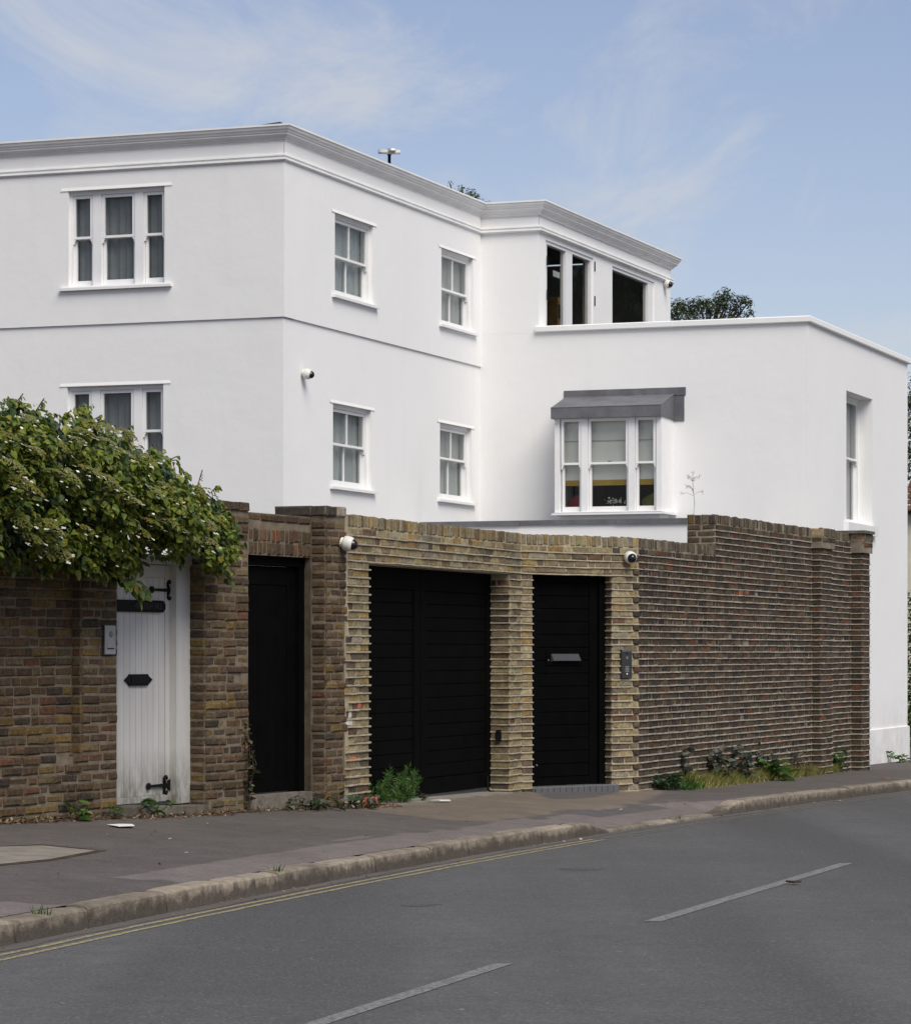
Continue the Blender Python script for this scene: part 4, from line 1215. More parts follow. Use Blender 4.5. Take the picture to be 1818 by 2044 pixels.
mb.hexa([WF.pt(.45, -.2, zcor), WF.pt(QS + .02, .05, zcor), PF.pt(.3, 0, zcor), PF.pt(.3, -.6, zcor), WF.pt(QS - .12, -.2, zcor + .015), WF.pt(QS + .0, .03, zcor + .022), PF.pt(.1, -.02, zcor + .022), PF.pt(.2, -.6, zcor + .015)])
mb.build('roof_edge', MAT['roofdark'], house)
# parapet coping of the wing
CP2 = [Q0, C1, C2, cw]; z = zpar
sweep('parapet_coping', [WF.pt(QS - .03, 0, 0)[:2], C1, C2, cw], [(-.32, z - .01), (-.3, z), (.035, z), (.050, z - .012), (.050, z - .075), (.040, z - .088), (-.02, z - .0895)], MAT['render'])
# plinth of the wing, where it meets the pavement
zpl = WR.z(1780, 1453)
mb = MB(); a = WR.s(1725)
mb.hexa([WR.pt(a, .03, -1.2), WR.pt(WRL + .03, .03, -1.2), WR.pt(WRL + .03, -.1, -1.2), WR.pt(a, -.1, -1.2), WR.pt(a, .028, zpl), WR.pt(WRL + .028, .028, zpl), WR.pt(WRL + .028, -.1, zpl + .03), WR.pt(a, -.1, zpl + .03)])
mb.build('plinth', MAT['render'], house)

# ---- sash windows
def bars(mb, fr, s0, s1, z0, z1, w, o0, o1, bot=None):
    bt = bot or w
    mb.box(fr, s0, s0 + w, z0, z1, o0, o1); mb.box(fr, s1 - w, s1, z0, z1, o0, o1)
    mb.box(fr, s0 + w, s1 - w, z1 - w, z1, o0, o1); mb.box(fr, s0 + w, s1 - w, z0, z0 + bt, o0, o1)
def sash(fr, op, rec, lights, ncol=1, zmeet=None, sill=(.10, .05, .05), hood=.10, cloth=None, jamb=.045, head=.05, base=0.0, label=None, horn=True, swag=False):
    s0, s1, z0, z1 = op
    of = base - rec
    mb = MB()
    inn = [(s0, s0 + jamb)] + [(lights[i][1], lights[i + 1][0]) for i in range(len(lights) - 1)] + [(s1 - jamb, s1)]
    for a, b in inn: mb.box(fr, a, b, z0, z1 - head, of - .10, of)
    mb.box(fr, s0, s1, z1 - head, z1, of - .10, of + .002)
    mb.box(fr, s0, s1, z0 - .001, z0 + .012, of - .10, of - .002)
    win = mb.build('window', MAT['trim'], house)
    if label: win['label'] = label
    zm = zmeet if zmeet is not None else (z0 + z1) / 2
    W, MR = .036, .030
    for a, b in lights:
        # upper sash runs in the outer groove
        u0, u1 = zm - MR * .5, z1 - head - .002
        mb = MB(); bars(mb, fr, a + .004, b - .004, u0, u1, W, of - .050, of - .012, MR)
        for c in range(1, ncol):
            x = a + (b - a) * c / ncol; mb.box(fr, x - .008, x + .008, u0 + MR, u1 - W, of - .045, of - .014)
        if horn:
            for x, sg in ((a + .004, 1), (b - .004, -1)):
                q = [(x, u0), (x + sg * .034, u0), (x + sg * .034, u0 - .015), (x + sg * .020, u0 - .032), (x + sg * .018, u0 - .055), (x, u0 - .062)]
                mb.prism(fr, q if sg > 0 else q[::-1], of - .048, of - .014)
        mb.build('upper_sash', MAT['trim'], win)
        mb = MB(); mb.quad(fr.pt(a + W, of - .030, u0 + MR * .5), fr.pt(b - W, of - .030, u0 + MR * .5), fr.pt(b - W, of - .030, u1 - W * .5), fr.pt(a + W, of - .030, u1 - W * .5)); mb.build('pane', MAT['glass'], win)
        l0, l1 = z0 + .013, zm + MR * .5
        mb = MB(); bars(mb, fr, a + .004, b - .004, l0, l1, W, of - .092, of - .054, .065)
        for c in range(1, ncol):
            x = a + (b - a) * c / ncol; mb.box(fr, x - .008, x + .008, l0 + .065, l1 - W, of - .087, of - .056)
        mb.build('lower_sash', MAT['trim'], win)
        mb = MB(); mb.quad(fr.pt(a + W, of - .072, l0 + .03), fr.pt(b - W, of - .072, l0 + .03), fr.pt(b - W, of - .072, l1 - W * .5), fr.pt(a + W, of - .072, l1 - W * .5)); mb.build('pane', MAT['glass'], win)
    if len(lights) == 1 or True:
        a, b = lights[len(lights) // 2]
        mb = MB(); mb.box(fr, (a + b) / 2 - .02, (a + b) / 2 + .02, zm + MR * .5, zm + MR * .5 + .016, of - .09, of - .055); mb.build('sash_catch', MAT['greyplast'], win)
    if sill:
        e, h, p = sill
        mb = MB(); mb.hexa([fr.pt(s0 - e, base + p, z0 - h), fr.pt(s1 + e, base + p, z0 - h), fr.pt(s1 + e, of - .09, z0 - h), fr.pt(s0 - e, of - .09, z0 - h),
                            fr.pt(s0 - e, base + p, z0 - .018), fr.pt(s1 + e, base + p, z0 - .018), fr.pt(s1 + e, of - .09, z0 - .001), fr.pt(s0 - e, of - .09, z0 - .001)]); mb.build('sill', MAT['trim'], win)
    if hood:
        mb = MB(); e = hood
        q0 = [(s0 - e, z1, .009), (s1 + e, z1, .009), (s1 + e - .004, z1 + .010, .008), (s0 - e + .004, z1 + .010, .008), (s1 + e - .012, z1 + .040, .0008), (s0 - e + .012, z1 + .040, .0008)]
        f = [fr.pt(s, base + o, q) for s, q, o in q0]; g = [fr.pt(s, base - .02, q) for s, q, o in q0[:2]]
        mb.add(f + g, [(0, 1, 2, 3), (3, 2, 4, 5), (0, 6, 7, 1)]); mb.build('lintel', MAT['render'], win)
    if cloth:
        kind, mat = cloth
        n = 40; mb = MB(); pr_ = None
        for i in range(n + 1):
            s = s0 + (s1 - s0) * i / n; o = of - .125 - (.012 * math.sin(i * 1.9) + .008 * math.sin(i * .8) if kind == 'curtain' else 0)
            c = (fr.pt(s, o, z0 - .05), fr.pt(s, o, z1 + .05))
            if pr_: mb.quad(pr_[0], c[0], c[1], pr_[1])
            pr_ = c
        mb.build(kind, MAT[mat], win)
        if swag:
            for k in range(9):
                zz = z0 + (z1 - z0) * (k + .4) / 9; mb = MB()
                mb.tube([fr.pt(s0 + (s1 - s0) * q / 24, of - .148, zz - .035 * math.sin(math.pi * ((q * 1.5 / 24 + k * .21) % 1)) + .012 * math.sin(q)) for q in range(25)], .0045, 5); mb.build('blind_fold', MAT['fold'], win)
    return win
def lights_px(fr, us, off): return [(fr.s(a, off), fr.s(b, off)) for a, b in us]
sash(LF, oL1, .055, lights_px(LF, ((147, 188), (205, 272), (289, 331.5)), -.07), 1, LF.z(230, 470, 0), cloth=('curtain', 'net'), base=UP, label='triple sash window of the upper storey', swag=True, jamb=.03)
sash(LF, oL2, .055, lights_px(LF, ((143, 184), (201, 268), (285, 327.5)), -.07), 1, LF.z(300, 859, 0), cloth=('curtain', 'net'), label='triple sash window half hidden by the climber', jamb=.03)
for op, uu, vm, b in ((oR1, 668, 508, UP), (oR2, 668, 884, 0), (oR3, 880, 573, UP), (oR4, 880, 912, 0)):
    sash(RF, op, .055, [(op[0] + .045, op[1] - .045)], 2, RF.z(uu, vm), cloth=('curtain', 'curtain'), base=b)
sash(WR, oW, .20, [(oW[0] + .045, oW[1] - .045)], 2, WR.z(1690, 906), cloth=('curtain', 'curtain'), hood=0, sill=(.12, .16, .06))

# ---- projecting bay with a lead roof
BO = .55
bay = MB()
bs0, bs1 = WF.s(1107, BO), WF.s(1320, BO)
B0, B1 = WF.z(1210, 1022, BO), WF.z(1210, 826, BO)
bay.box(WF, bs0, bs0 + .06, B0, B1, -.02, BO - .14); bay.box(WF, bs1 - .05, bs1, B0, B1, -.02, BO - .001)
bay.box(WF, bs0 + .06, bs1 - .05, B1 - .03, B1, -.02, BO - .02)
bayo = bay.build('bay_window', MAT['trim'], house, label=None)
bop = (bs0, bs1 - .002, B0, B1)
bl = lights_px(WF, ((1121, 1162), (1175, 1256), (1269, 1311)), BO - .05)
bw = sash(WF, bop, .0, bl, 1, WF.z(1210, 924, BO), sill=None, hood=0, jamb=.07, head=.055, base=BO, label='bay window of three sashes under a lead roof')
mb = MB(); e = .05
mb.hexa([WF.pt(bs0 - .03, BO + .05, B0 - .035), WF.pt(bs1 + .05, BO + .05, B0 - .035), WF.pt(bs1 + .05, -.01, B0 - .035), WF.pt(bs0 - .03, -.01, B0 - .035),
         WF.pt(bs0 - .03, BO + .05, B0 - .008), WF.pt(bs1 + .05, BO + .05, B0 - .008), WF.pt(bs1 + .05, -.01, B0 + .006), WF.pt(bs0 - .03, -.01, B0 + .006)])
mb.build('sill', MAT['trim'], bayo)
mb = MB(); mb.box(WF, bs0 + .05, bs1 - .06, B0 - .25, B0 - .036, -.01, BO - .12); mb.build('bay_base', MAT['render'], bayo)
ls0, ls1 = WF.s(1099, BO + .08), WF.s(1319, BO + .08); zl0, zl1 = WF.z(1200, 833, BO + .08), WF.z(1200, 811, BO + .08)
zt0 = WF.z(1200, 790, .02)
mb = MB(); X = WF.pt
mb.hexa([X(ls0, BO + .08, zl0), X(ls1, BO + .08, zl0), X(ls1 + .0, .0, zl0 - .01), X(ls0, .0, zl0 - .01), X(ls0, BO + .08, zl1), X(ls1, BO + .08, zl1), X(ls1, .0, zt0), X(ls0, .0, zt0)])
lr = mb.build('lead_roof', MAT['lead'], bayo)
mb = MB()
for i in range(3):
    w = (ls1 + .16 - ls0 + .02) / 3; s = ls0 - .02 + i * w; k = .004 * i
    mb.box(WF, s, s + w - (0 if i == 2 else -.03), zt0 - .02, zt0 + .085, .001, .012 + k)
mb.box(WF, ls1 + .001, ls1 + .14, zl0 - .03, zt0 - .0205, .001, .012)
mb.build('lead_flashing', MAT['lead'], bayo)
mb = MB(); mb.tube([X(ls0, BO + .075, zl1), X(ls1, BO + .075, zl1)], .010, 6); mb.tube([X(ls1 - .004, BO + .07, zl1), X(ls1 - .004, .02, zt0)], .010, 6); mb.build('lead_roll', MAT['lead'], bayo)
# inside the bay: cream roman blinds let half down, an ochre edge, and the dark room beyond
zb0 = WF.z(1210, 958, BO - .15)
mb = MB()
for a, b in bl:
    mb.quad(X(a - .02, BO - .112, zb0), X(b + .02, BO - .112, zb0), X(b + .02, BO - .112, B1), X(a - .02, BO - .112, B1))
mb.build('roman_blind', MAT['blind'], bw)
mb = MB(); mb.box(WF, bs0 + .1, bs1 - .07, zb0 - .075, zb0 - .001, BO - .125, BO - .108); mb.build('blind_edge', MAT['ochre'], bw)
for zz in (WF.z(1210, 880, BO - .15),):
    mb = MB(); mb.box(WF, bs0 + .08, bs1 - .06, zz - .006, zz + .006, BO - .113, BO - .104); mb.build('blind_fold', MAT['fold'], bw)
zc = B0 + .07
fl = thing('flowers', X((bl[1][0] + bl[1][1]) / 2, BO - .25, B0 + .02), 'bunch of white flowers standing inside the bay window', 'flowers')
mb = MB(); mb.lathe([(0, 0), (.05, 0), (.06, .04), (.045, .10)], 12, 0, Matrix.Translation(X((bl[1][0] + bl[1][1]) / 2 + .05, BO - .25, B0 + .02))); mb.build('vase', MAT['iron'], fl)
mb = MB()
for i in range(60):
    c = Vector(X((bl[1][0] + bl[1][1]) / 2 + .05 + RN.gauss(0, .075), BO - .25 + RN.gauss(0, .03), B0 + .15 + RN.gauss(0, .022)))
    a, b = Vector((RN.uniform(-1, 1), RN.uniform(-1, 1), RN.uniform(-1, 1))).normalized() * .016, Vector((RN.uniform(-1, 1), RN.uniform(-1, 1), RN.uniform(-1, 1))).normalized() * .016
    mb.quad(c - a, c + b, c + a, c - b)
mb.build('flower_heads', MAT['petal'], fl)
for li, mt, lab in ((0, 'red', 'dark red cushion inside the left light of the bay window'), (2, 'green', 'olive green cushion inside the right light of the bay window')):
    a, b = bl[li]; c = Vector(X((a + b) / 2 + .01, BO - .27, B0 + .10)); mb = MB()
    ct, st_ = math.cos(.5), math.sin(.5); prof = []
    for k in range(16):
        q = 2 * math.pi * k / 16; r = .125 * (1 + .22 * abs(math.sin(2 * q)) ** 2)
        prof.append((r * math.cos(q), r * math.sin(q)))
    for sgn in (-1, 1):
        ring = [Vector(X((a + b) / 2 + x * ct - y * st_ + .01, BO - .27, B0 + .11 + x * st_ + y * ct)) for x, y in prof]
        mb.add(ring + [Vector(X((a + b) / 2 + .01, BO - .27 + sgn * .06, B0 + .11))], [(k, (k + 1) % 16, 16) for k in range(16)])
    mb.build('cushion', MAT[mt], None, label=lab, cat='cushion', smooth=True)

# ---- terrace windows of the set-back upper room
def terrace(op, posts, name, label, mats='trim'):
    s0, s1, z0, z1 = op
    mb = MB()
    for a, b in posts: mb.box(PF, a, b, z0, z1 - .045, -.10, -.02)
    mb.box(PF, s0, s1, z1 - .045, z1, -.10, -.018)
    w = mb.build('window', MAT[mats], house, label=label)
    g = sorted(posts)
    for (a, b), (c, d) in zip(g[:-1], g[1:]):
        mb = MB(); mb.quad(PF.pt(b, -.06, z0), PF.pt(c, -.06, z0), PF.pt(c, -.06, z1 - .045), PF.pt(b, -.06, z1 - .045)); mb.build('pane', MAT['glass'], w)
    return w
S_ = lambda u: PF.s(u, -.02)
w1 = terrace(oP1, [(oP1[0], oP1[0] + .11), (S_(1129), S_(1142)), (S_(1178), oP1[1])], 'window', 'pair of glazed doors onto the terrace')
w2 = terrace(oP2, [(oP2[0], oP2[0] + .05), (S_(1293), oP2[1])], 'window', 'single large pane beside the security camera')
for u, v in ((1091, 520), (1091, 588), (1184.5, 531), (1184.5, 600)):
    mb = MB(); s = PF.s(u if u < 1100 else 1186); zc = PF.z(u, v); mb.tube([PF.pt(s, .008, zc - .07), PF.pt(s, .008, zc + .07)], .011, 6); mb.build('door_hinge', MAT['iron'], w1)
mb = MB(); a, b, c, d = PF.s(1104, -.07), PF.s(1117.5, -.07), PF.z(1110, 553, -.07), PF.z(1110, 541, -.07); mb.box(PF, a, b, c, d, -.075, -.072); mb.build('notice', MAT['paper'], w1)
cb = thing('cabinet', PF.pt(PF.s(1112, -.4), -.45, zpar - .45), 'orange wooden cabinet standing behind the left terrace door', 'cabinet')
mb = MB(); a, b = PF.s(1093, -.45), PF.s(1122, -.45); mb.box(PF, a, b, zpar - .45, PF.z(1110, 596, -.4), -.6, -.3); mb.build('carcass', MAT['wood'], cb)
mb = MB(); zz = PF.z(1105, 618, -.3); mb.box(PF, a + .03, b - .25, zz - .10, zz + .10, -.299, -.29); mb.build('niche_panel', MAT['iron'], cb)

# ---- low white outbuilding with a lead edge, between the gate wall and the bay
OB = 2.3
ob = thing('low_extension', WF.pt(1.5, OB, 0), 'low flat-roofed white extension with a lead edge behind the buff brick wall', 'building')
oz0, oz1 = WF.z(1200, 1047, OB), WF.z(1200, 1036.5, OB)
xa, xb = -1.2, WF.s(1425, OB)
mb = MB(); mb.box(WF, xa, xb, -1.2, oz0 + .02, .02, OB - .025); mb.build('wall', MAT['render'], ob)
n = 4
for i in range(n):
    w = (xb - xa) / n; mb = MB(); mb.box(WF, xa + i * w, xa + (i + 1) * w - .004, oz0 + RN.uniform(-.004, .004), oz1, OB - .2, OB + .004 * (i % 2)); mb.build('lead_edge', MAT['lead'], ob)
mb = MB(); mb.quad(WF.pt(xa, .02, oz1 - .01), WF.pt(xb, .02, oz1 - .01), WF.pt(xb, OB - .1, oz1 - .01), WF.pt(xa, OB - .1, oz1 - .01)); mb.build('flat_roof', MAT['lead'], ob)

place_camera(RF, RF.s(602), .02, RF.z(603, 745), RAD(10), 'white dome security camera high on the white side wall of the house', .95)
place_camera(PF, PF.s(1325), .0, PF.z(1326, 566), RAD(-6), 'white dome security camera beside the large pane under the far cornice', 1.0)

# ---- aerial on the roof
ap = PF.pt(0, 0, 0)
q = RF.pt(RF.s(777, -.6), -.6, 0)
az = ZC + (VH - 300) / F * q[1]
ae = thing('roof_aerial', (q[0], q[1], zcor - .03), 'white flat aerial on a short dark post on the house roof', 'aerial')
mb = MB(); mb.tube([(q[0], q[1], zcor - .04), (q[0], q[1], az - .03)], [.022, .020], 8); mb.tube([(q[0], q[1], az - .06), (q[0], q[1], az - .01)], .03, 8); mb.build('post', MAT['iron'], ae)
def rounded(cx, w, d, h, ang, zb, n=14):
    pts = []
    for k in range(n):
        t = 2 * math.pi * k / n; c, s = math.cos(t), math.sin(t)
        x = cx + w * (abs(c) ** .6) * (1 if c > 0 else -1); y_ = d * (abs(s) ** .6) * (1 if s > 0 else -1)
        pts.append((x, y_))
    m = MB(); lo_ = [Vector((x * .9, y_ * .9, zb)) for x, y_ in pts]; md = [Vector((x, y_, zb + h * .4)) for x, y_ in pts]; hi = [Vector((x * .93, y_ * .93, zb + h)) for x, y_ in pts]
    M_ = Matrix.Translation((q[0], q[1], az)) @ Matrix.Scale(1.35, 4) @ Matrix.Rotation(RAD(ang), 4, 'Z') @ Matrix.Rotation(RAD(9), 4, 'X')
    al = [M_ @ p for p in lo_ + md + hi]
    fs = [tuple(range(n - 1, -1, -1)), tuple(range(2 * n, 3 * n))]
    for r in (0, 1): fs += [(r * n + k, r * n + (k + 1) % n, (r + 1) * n + (k + 1) % n, (r + 1) * n + k) for k in range(n)]
    m.add(al, fs); return m
rounded(0, .115, .07, .045, 8, -.035).build('aerial_body', MAT['camw'], ae)
rounded(.02, .04, .14, .03, 8, -.008).build('aerial_cover', MAT['camw'], ae)
# ------------------------------------------------------------------ plants
def basis(nrm, up):
    n = nrm.normalized(); t = up - n * up.dot(n)
    if t.length < 1e-4: t = Vector((1, 0, 0))
    t.normalize(); return n, t, t.cross(n)
HEART = [(0, 0, 0), (-.34, .10, .05), (-.40, .38, .09), (-.24, .70, .05), (0, 1.0, -.06), (.24, .70, .05), (.40, .38, .09), (.34, .10, .05), (0, .45, -.03)]
HF = [(0, 8, 2, 1), (8, 3, 2), (8, 4, 3), (0, 7, 6, 8), (8, 6, 5), (8, 5, 4)]
OVAL = [(0, 0, 0), (-.20, .35, .04), (-.14, .72, .03), (0, 1, -.05), (.14, .72, .03), (.20, .35, .04)]
OF = [(0, 3, 2, 1), (0, 5, 4, 3)]
def leaf_pts(shape, p, nrm, tip, size, curl=1.0):
    n, t, b = basis(nrm, tip)
    return [p + (b * x + t * y + n * (z * curl - .10 * curl * y * y)) * size for x, y, z in shape]
def vary(c, a=.2):
    k = RN.uniform(1 - a, 1 + a); return (c[0] * k * RN.uniform(.92, 1.08), c[1] * k, c[2] * k * RN.uniform(.85, 1.15))
def ru(): return Vector((RN.gauss(0, 1), RN.gauss(0, 1), RN.gauss(0, 1))).normalized()

# --- flowering climber on the left wall
TOPL = [(-260, 790), (-60, 800), (0, 802), (40, 806), (75, 815), (100, 828), (125, 838), (160, 822), (190, 848), (235, 852), (262, 880), (300, 905), (330, 920), (355, 950), (385, 975), (405, 978), (430, 988), (446, 1012), (462, 1040)]
BOTL = [(-260, 1135), (0, 1120), (60, 1130), (130, 1128), (170, 1128), (215, 1142), (240, 1150), (258, 1130), (290, 1108), (330, 1104), (370, 1108), (395, 1112), (415, 1132), (438, 1146), (462, 1090)]
def interp(tab, x):
    for (a, b), (c, d) in zip(tab[:-1], tab[1:]):
        if a <= x <= c: return b + (d - b) * (x - a) / max(c - a, 1e-6)
    return tab[0][1] if x < tab[0][0] else tab[-1][1]
LN = L1.n; LNv = Vector((LN[0], LN[1], 0)); LTv = Vector((L1.t[0], L1.t[1], 0)); ZV = Vector((0, 0, 1))
climb = thing('climbing_shrub', L1.pt(L1.s(60), .1, ZC + .9), 'flowering green climber spilling over the old brick wall and white door', 'climber')
GC = [((.125, .165, .018), 4), ((.090, .135, .022), 4), ((.170, .195, .022), 3), ((.050, .088, .022), 3), ((.21, .205, .028), 1.6), ((.20, .23, .045), 1)]
GCD = [((.030, .062, .022), 4), ((.022, .048, .020), 3), ((.05, .09, .02), 2)]  # dark inner leaves; shade of the deep gaps is put into their colour
def pk(p): return RN.choices([q[0] for q in p], [q[1] for q in p])[0]
# lumps: hanging sprays that overlap like tiles
lumps = []
for _ in range(250):
    u = RN.uniform(-240, 462); t_, b_ = interp(TOPL, u), interp(BOTL, u)
    v = RN.uniform(t_ + 18, b_ - 22)
    lumps.append((u, v, RN.uniform(.06, .18)))
def bulge(f, e):                                   # f: 0 top .. 1 bottom, e: closeness to right end
    return (.10 + .50 * math.sin(math.pi * min(max(.12 + f * .80, 0), 1)) ** .8) * e
leaves = []
def at_plant(u, v, o):
    s, y = L1.hit(u, o); return Vector(L1.pt(s, o, ZC + (VH - v) / F * y))
for (u, v, r) in lumps:
    t_, b_ = interp(TOPL, u), interp(BOTL, u); f = (v - t_) / (b_ - t_); e = min(1, max(.25, (475 - u) / 120))
    o = bulge(f, e) + RN.uniform(-.16, .16)
    c = at_plant(u, v, o)
    ax = Vector((0, 0, 0))
    for k in range(int(34 + r * 260)):
        d = ru(); rr = RN.random() ** .45
        p = c + LTv * (d.x * r * 1.25 * rr) + LNv * (abs(d.y) * r * .9 * rr - .02) + ZV * (d.z * r * .85 * rr)
        out = (LNv * .45 + ZV * .85 + (p - c) * (.9 / r) + ru() * .75)
        tip = -ZV * .45 + LNv * .6 + LTv * RN.uniform(-.9, .9) + ru() * .4
        leaves.append((p, out, tip, RN.uniform(.030, .068), pk(GC)))
# back fill so the wall does not show through
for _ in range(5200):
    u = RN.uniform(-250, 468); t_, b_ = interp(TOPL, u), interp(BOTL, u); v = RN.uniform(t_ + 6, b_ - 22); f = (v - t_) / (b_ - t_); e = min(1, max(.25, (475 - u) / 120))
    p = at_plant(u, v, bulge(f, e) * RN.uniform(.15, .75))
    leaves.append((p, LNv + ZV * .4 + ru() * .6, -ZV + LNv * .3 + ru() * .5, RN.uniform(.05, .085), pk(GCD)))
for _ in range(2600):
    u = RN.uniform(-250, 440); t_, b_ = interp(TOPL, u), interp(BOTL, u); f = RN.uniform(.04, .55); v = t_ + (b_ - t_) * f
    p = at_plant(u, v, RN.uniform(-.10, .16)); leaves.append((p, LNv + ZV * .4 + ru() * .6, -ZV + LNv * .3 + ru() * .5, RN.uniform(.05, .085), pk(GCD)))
# fringe along the outline
for _ in range(620):
    u = RN.uniform(-240, 458); top = RN.random() < .55
    v = interp(TOPL, u) + RN.uniform(-7, 12) if top else interp(BOTL, u) + RN.uniform(-16, 8)
    p = at_plant(u, v, RN.uniform(.12, .40) * min(1, max(.3, (475 - u) / 120)))
    leaves.append((p, LNv * .6 + ZV * .8 + ru() * .6, -ZV * .6 + LNv * .5 + ru() * .6, RN.uniform(.03, .062), pk(GC)))
# trailing sprays with their own stems
def spray(px, n, size=.065, o0=.34, o1=.38, wid=.05, cols=GC):
    pts = [at_plant(u, v, o0 + (o1 - o0) * i / (len(px) - 1)) for i, (u, v) in enumerate(px)]
    mb = MB(); mb.tube(pts, .005, 5); mb.build('stem', MAT['bark'], climb)
    for i in range(n):
        q = RN.random() * (len(pts) - 1); k = int(q); p = pts[k].lerp(pts[min(k + 1, len(pts) - 1)], q - k) + ru() * wid * RN.random()
        leaves.append((p, LNv * .8 + ZV * .6 + ru() * .5, -ZV * .7 + LTv * RN.uniform(-.6, .8) + LNv * .3, RN.uniform(.7, 1.2) * size, pk(cols)))
spray([(205, 1110), (232, 1138), (252, 1158), (270, 1170), (284, 1192)], 62, .075, .36, .30, .075)
spray([(225, 1128), (255, 1165), (275, 1180)], 26, .07, .40, .36, .06)
spray([(405, 1095), (425, 1118), (444, 1138), (458, 1154)], 60, .062, .22, .16, .065)
spray([(120, 1118), (180, 1135), (222, 1142)], 40, .075, .42, .40, .07)
spray([(60, 820), (30, 800), (12, 796)], 26, .055, .2, .2, .05); spray([(150, 835), (165, 815), (178, 812)], 20, .05, .2, .2, .05)
spray([(330, 920), (352, 918), (368, 948)], 20, .05, .15, .15, .04)
spray([(390, 990), (396, 965), (404, 938)], 12, .035, .08, .08, .025, [((.14, .15, .04), 1), ((.2, .15, .06), 1)])
for _ in range(22):
    u = RN.uniform(-60, 450); v = interp(TOPL, u); spray([(u, v + 10), (u + RN.uniform(-4, 12), v - 4), (u + RN.uniform(-4, 20), v - RN.uniform(8, 20))], 13, .045, .16, .16, .035)
for _ in range(30):
    u = RN.uniform(-60, 440); v = interp(BOTL, u); spray([(u, v - 20), (u + RN.uniform(-6, 10), v), (u + RN.uniform(-8, 16), v + RN.uniform(8, 22))], 16, .055, .34 * min(1, (475 - u) / 120), .30 * min(1, (475 - u) / 120), .045)
leaves.sort(key=lambda q: -q[3] * (1 if q[0].y < 26 else .5) * (q[0] - Vector((0, 0, ZC))).length ** -1 * (1 if q[4] in [g[0] for g in GC] else .6))
mbL = MB(); _lm = []
for k in range(6):
    m = MB(); m.add(leaf_pts(HEART, Vector((0, 0, 0)), Vector((0, 0, 1)), Vector((0, 1, 0)), 1.0, RN.uniform(.6, 1.6)), HF); _lm.append(m.mesh('leaf', MAT['lo']))
for i, (p, nr, tp, sz, col) in enumerate(leaves):
    if i < 300:
        ob_ = link('leaf', _lm[i % 6], climb); n, t, b = basis(nr, tp)
        M_ = Matrix((b, t, n)).transposed().to_4x4(); ob_.location = p; ob_.rotation_euler = M_.to_euler(); ob_.scale = (sz,) * 3; ob_.color = (*vary(col), 1)
    else: mbL.add(leaf_pts(HEART, p, nr, tp, sz, RN.uniform(.6, 1.6)), HF, vary(col))
mbL.build('foliage', MAT['ls'], climb, kind='stuff')
# woody stems on the wall
for k in range(7):
    u = RN.uniform(-40, 420); pts = [at_plant(u + RN.uniform(-14, 14) * i, 1000 + 30 * i, .04 + .02 * i) for i in range(4)]
    mb = MB(); mb.tube(pts, [.014, .013, .011, .009], 6); mb.build('stem', MAT['bark'], climb)
# lace-cap flower heads: a flat olive disc of buds with a ring of white sepals
def flower_mesh(var):
    m = MB()
    for k in range(120):
        r = .085 * math.sqrt(RN.random()); q = RN.random() * 6.283; c = Vector((r * math.cos(q), r * math.sin(q), .012 + .02 * (1 - (r / .085) ** 2) + RN.uniform(-.003, .004)))
        a = Vector((.0075, 0, 0)); b = Vector((0, .0075, 0)); h = Vector((0, 0, .006))
        cc = vary(((.15, .165, .03), (.19, .185, .04), (.115, .14, .026), (.21, .155, .045))[RN.randrange(4)], .15)
        m.add([c - a, c - b, c + a, c + b, c + h], [(0, 1, 4), (1, 2, 4), (2, 3, 4), (3, 0, 4)], cc)
    for k in range(7):
        q = k * .9 + RN.random() * .4; c = Vector((.07 * math.cos(q), .07 * math.sin(q), 0)); m.add([Vector((0, 0, -.03)), c, c + Vector((.004, .004, 0))], [(0, 1, 2)], (.12, .10, .03))
    for k in range(var):
        q = 6.283 * k / var + RN.uniform(-.3, .3); c = Vector((.105 * math.cos(q), .105 * math.sin(q), .005 + RN.uniform(-.01, .012)))
        for w in range(4):
            t = w * 1.571 + RN.random(); d = Vector((math.cos(t), math.sin(t), RN.uniform(-.1, .25))) * .021; e = Vector((-math.sin(t), math.cos(t), 0)) * .010
            m.add([c, c + d * .6 + e, c + d, c + d * .6 - e], [(0, 1, 2, 3)], (.74, .73, .62))
    return m.mesh('flower_head', MAT['ls'])
FM = [flower_mesh(v) for v in (2, 4, 5, 3)]
FP = [(70, 905), (128, 900), (170, 870), (205, 858), (250, 870), (180, 945), (210, 960), (70, 985), (40, 970), (62, 1072), (98, 1078), (45, 1052), (110, 1062), (278, 1062), (300, 1050), (310, 985), (335, 970), (350, 1000), (398, 985),
      (410, 1050), (430, 1040), (372, 1075), (290, 920), (240, 905), (140, 960), (15, 880), (95, 1045), (120, 1108), (90, 1110), (420, 1090), (345, 1060), (380, 1030), (25, 930), (155, 880), (230, 985), (265, 1005), (445, 1075), (175, 1058), (300, 1085), (330, 1040), (108, 945), (60, 840), (215, 885)]
for i, (u, v) in enumerate(FP):
    t_, b_ = interp(TOPL, u), interp(BOTL, u); f = (v - t_) / (b_ - t_); e = min(1, max(.25, (475 - u) / 120))
    ob_ = link('flower_head', FM[i % 4], climb)
    n, t, b = basis(LNv * RN.uniform(.35, .8) + ZV * 1.0 + ru() * .25, ru()); M_ = Matrix((b, t, n)).transposed().to_4x4()
    ob_.location = at_plant(u + RN.uniform(-5, 5), v + RN.uniform(-5, 5), bulge(f, e) + .20 * min(1, e + .1)); ob_.rotation_euler = M_.to_euler(); ob_.scale = (RN.uniform(.75, 1.25),) * 3
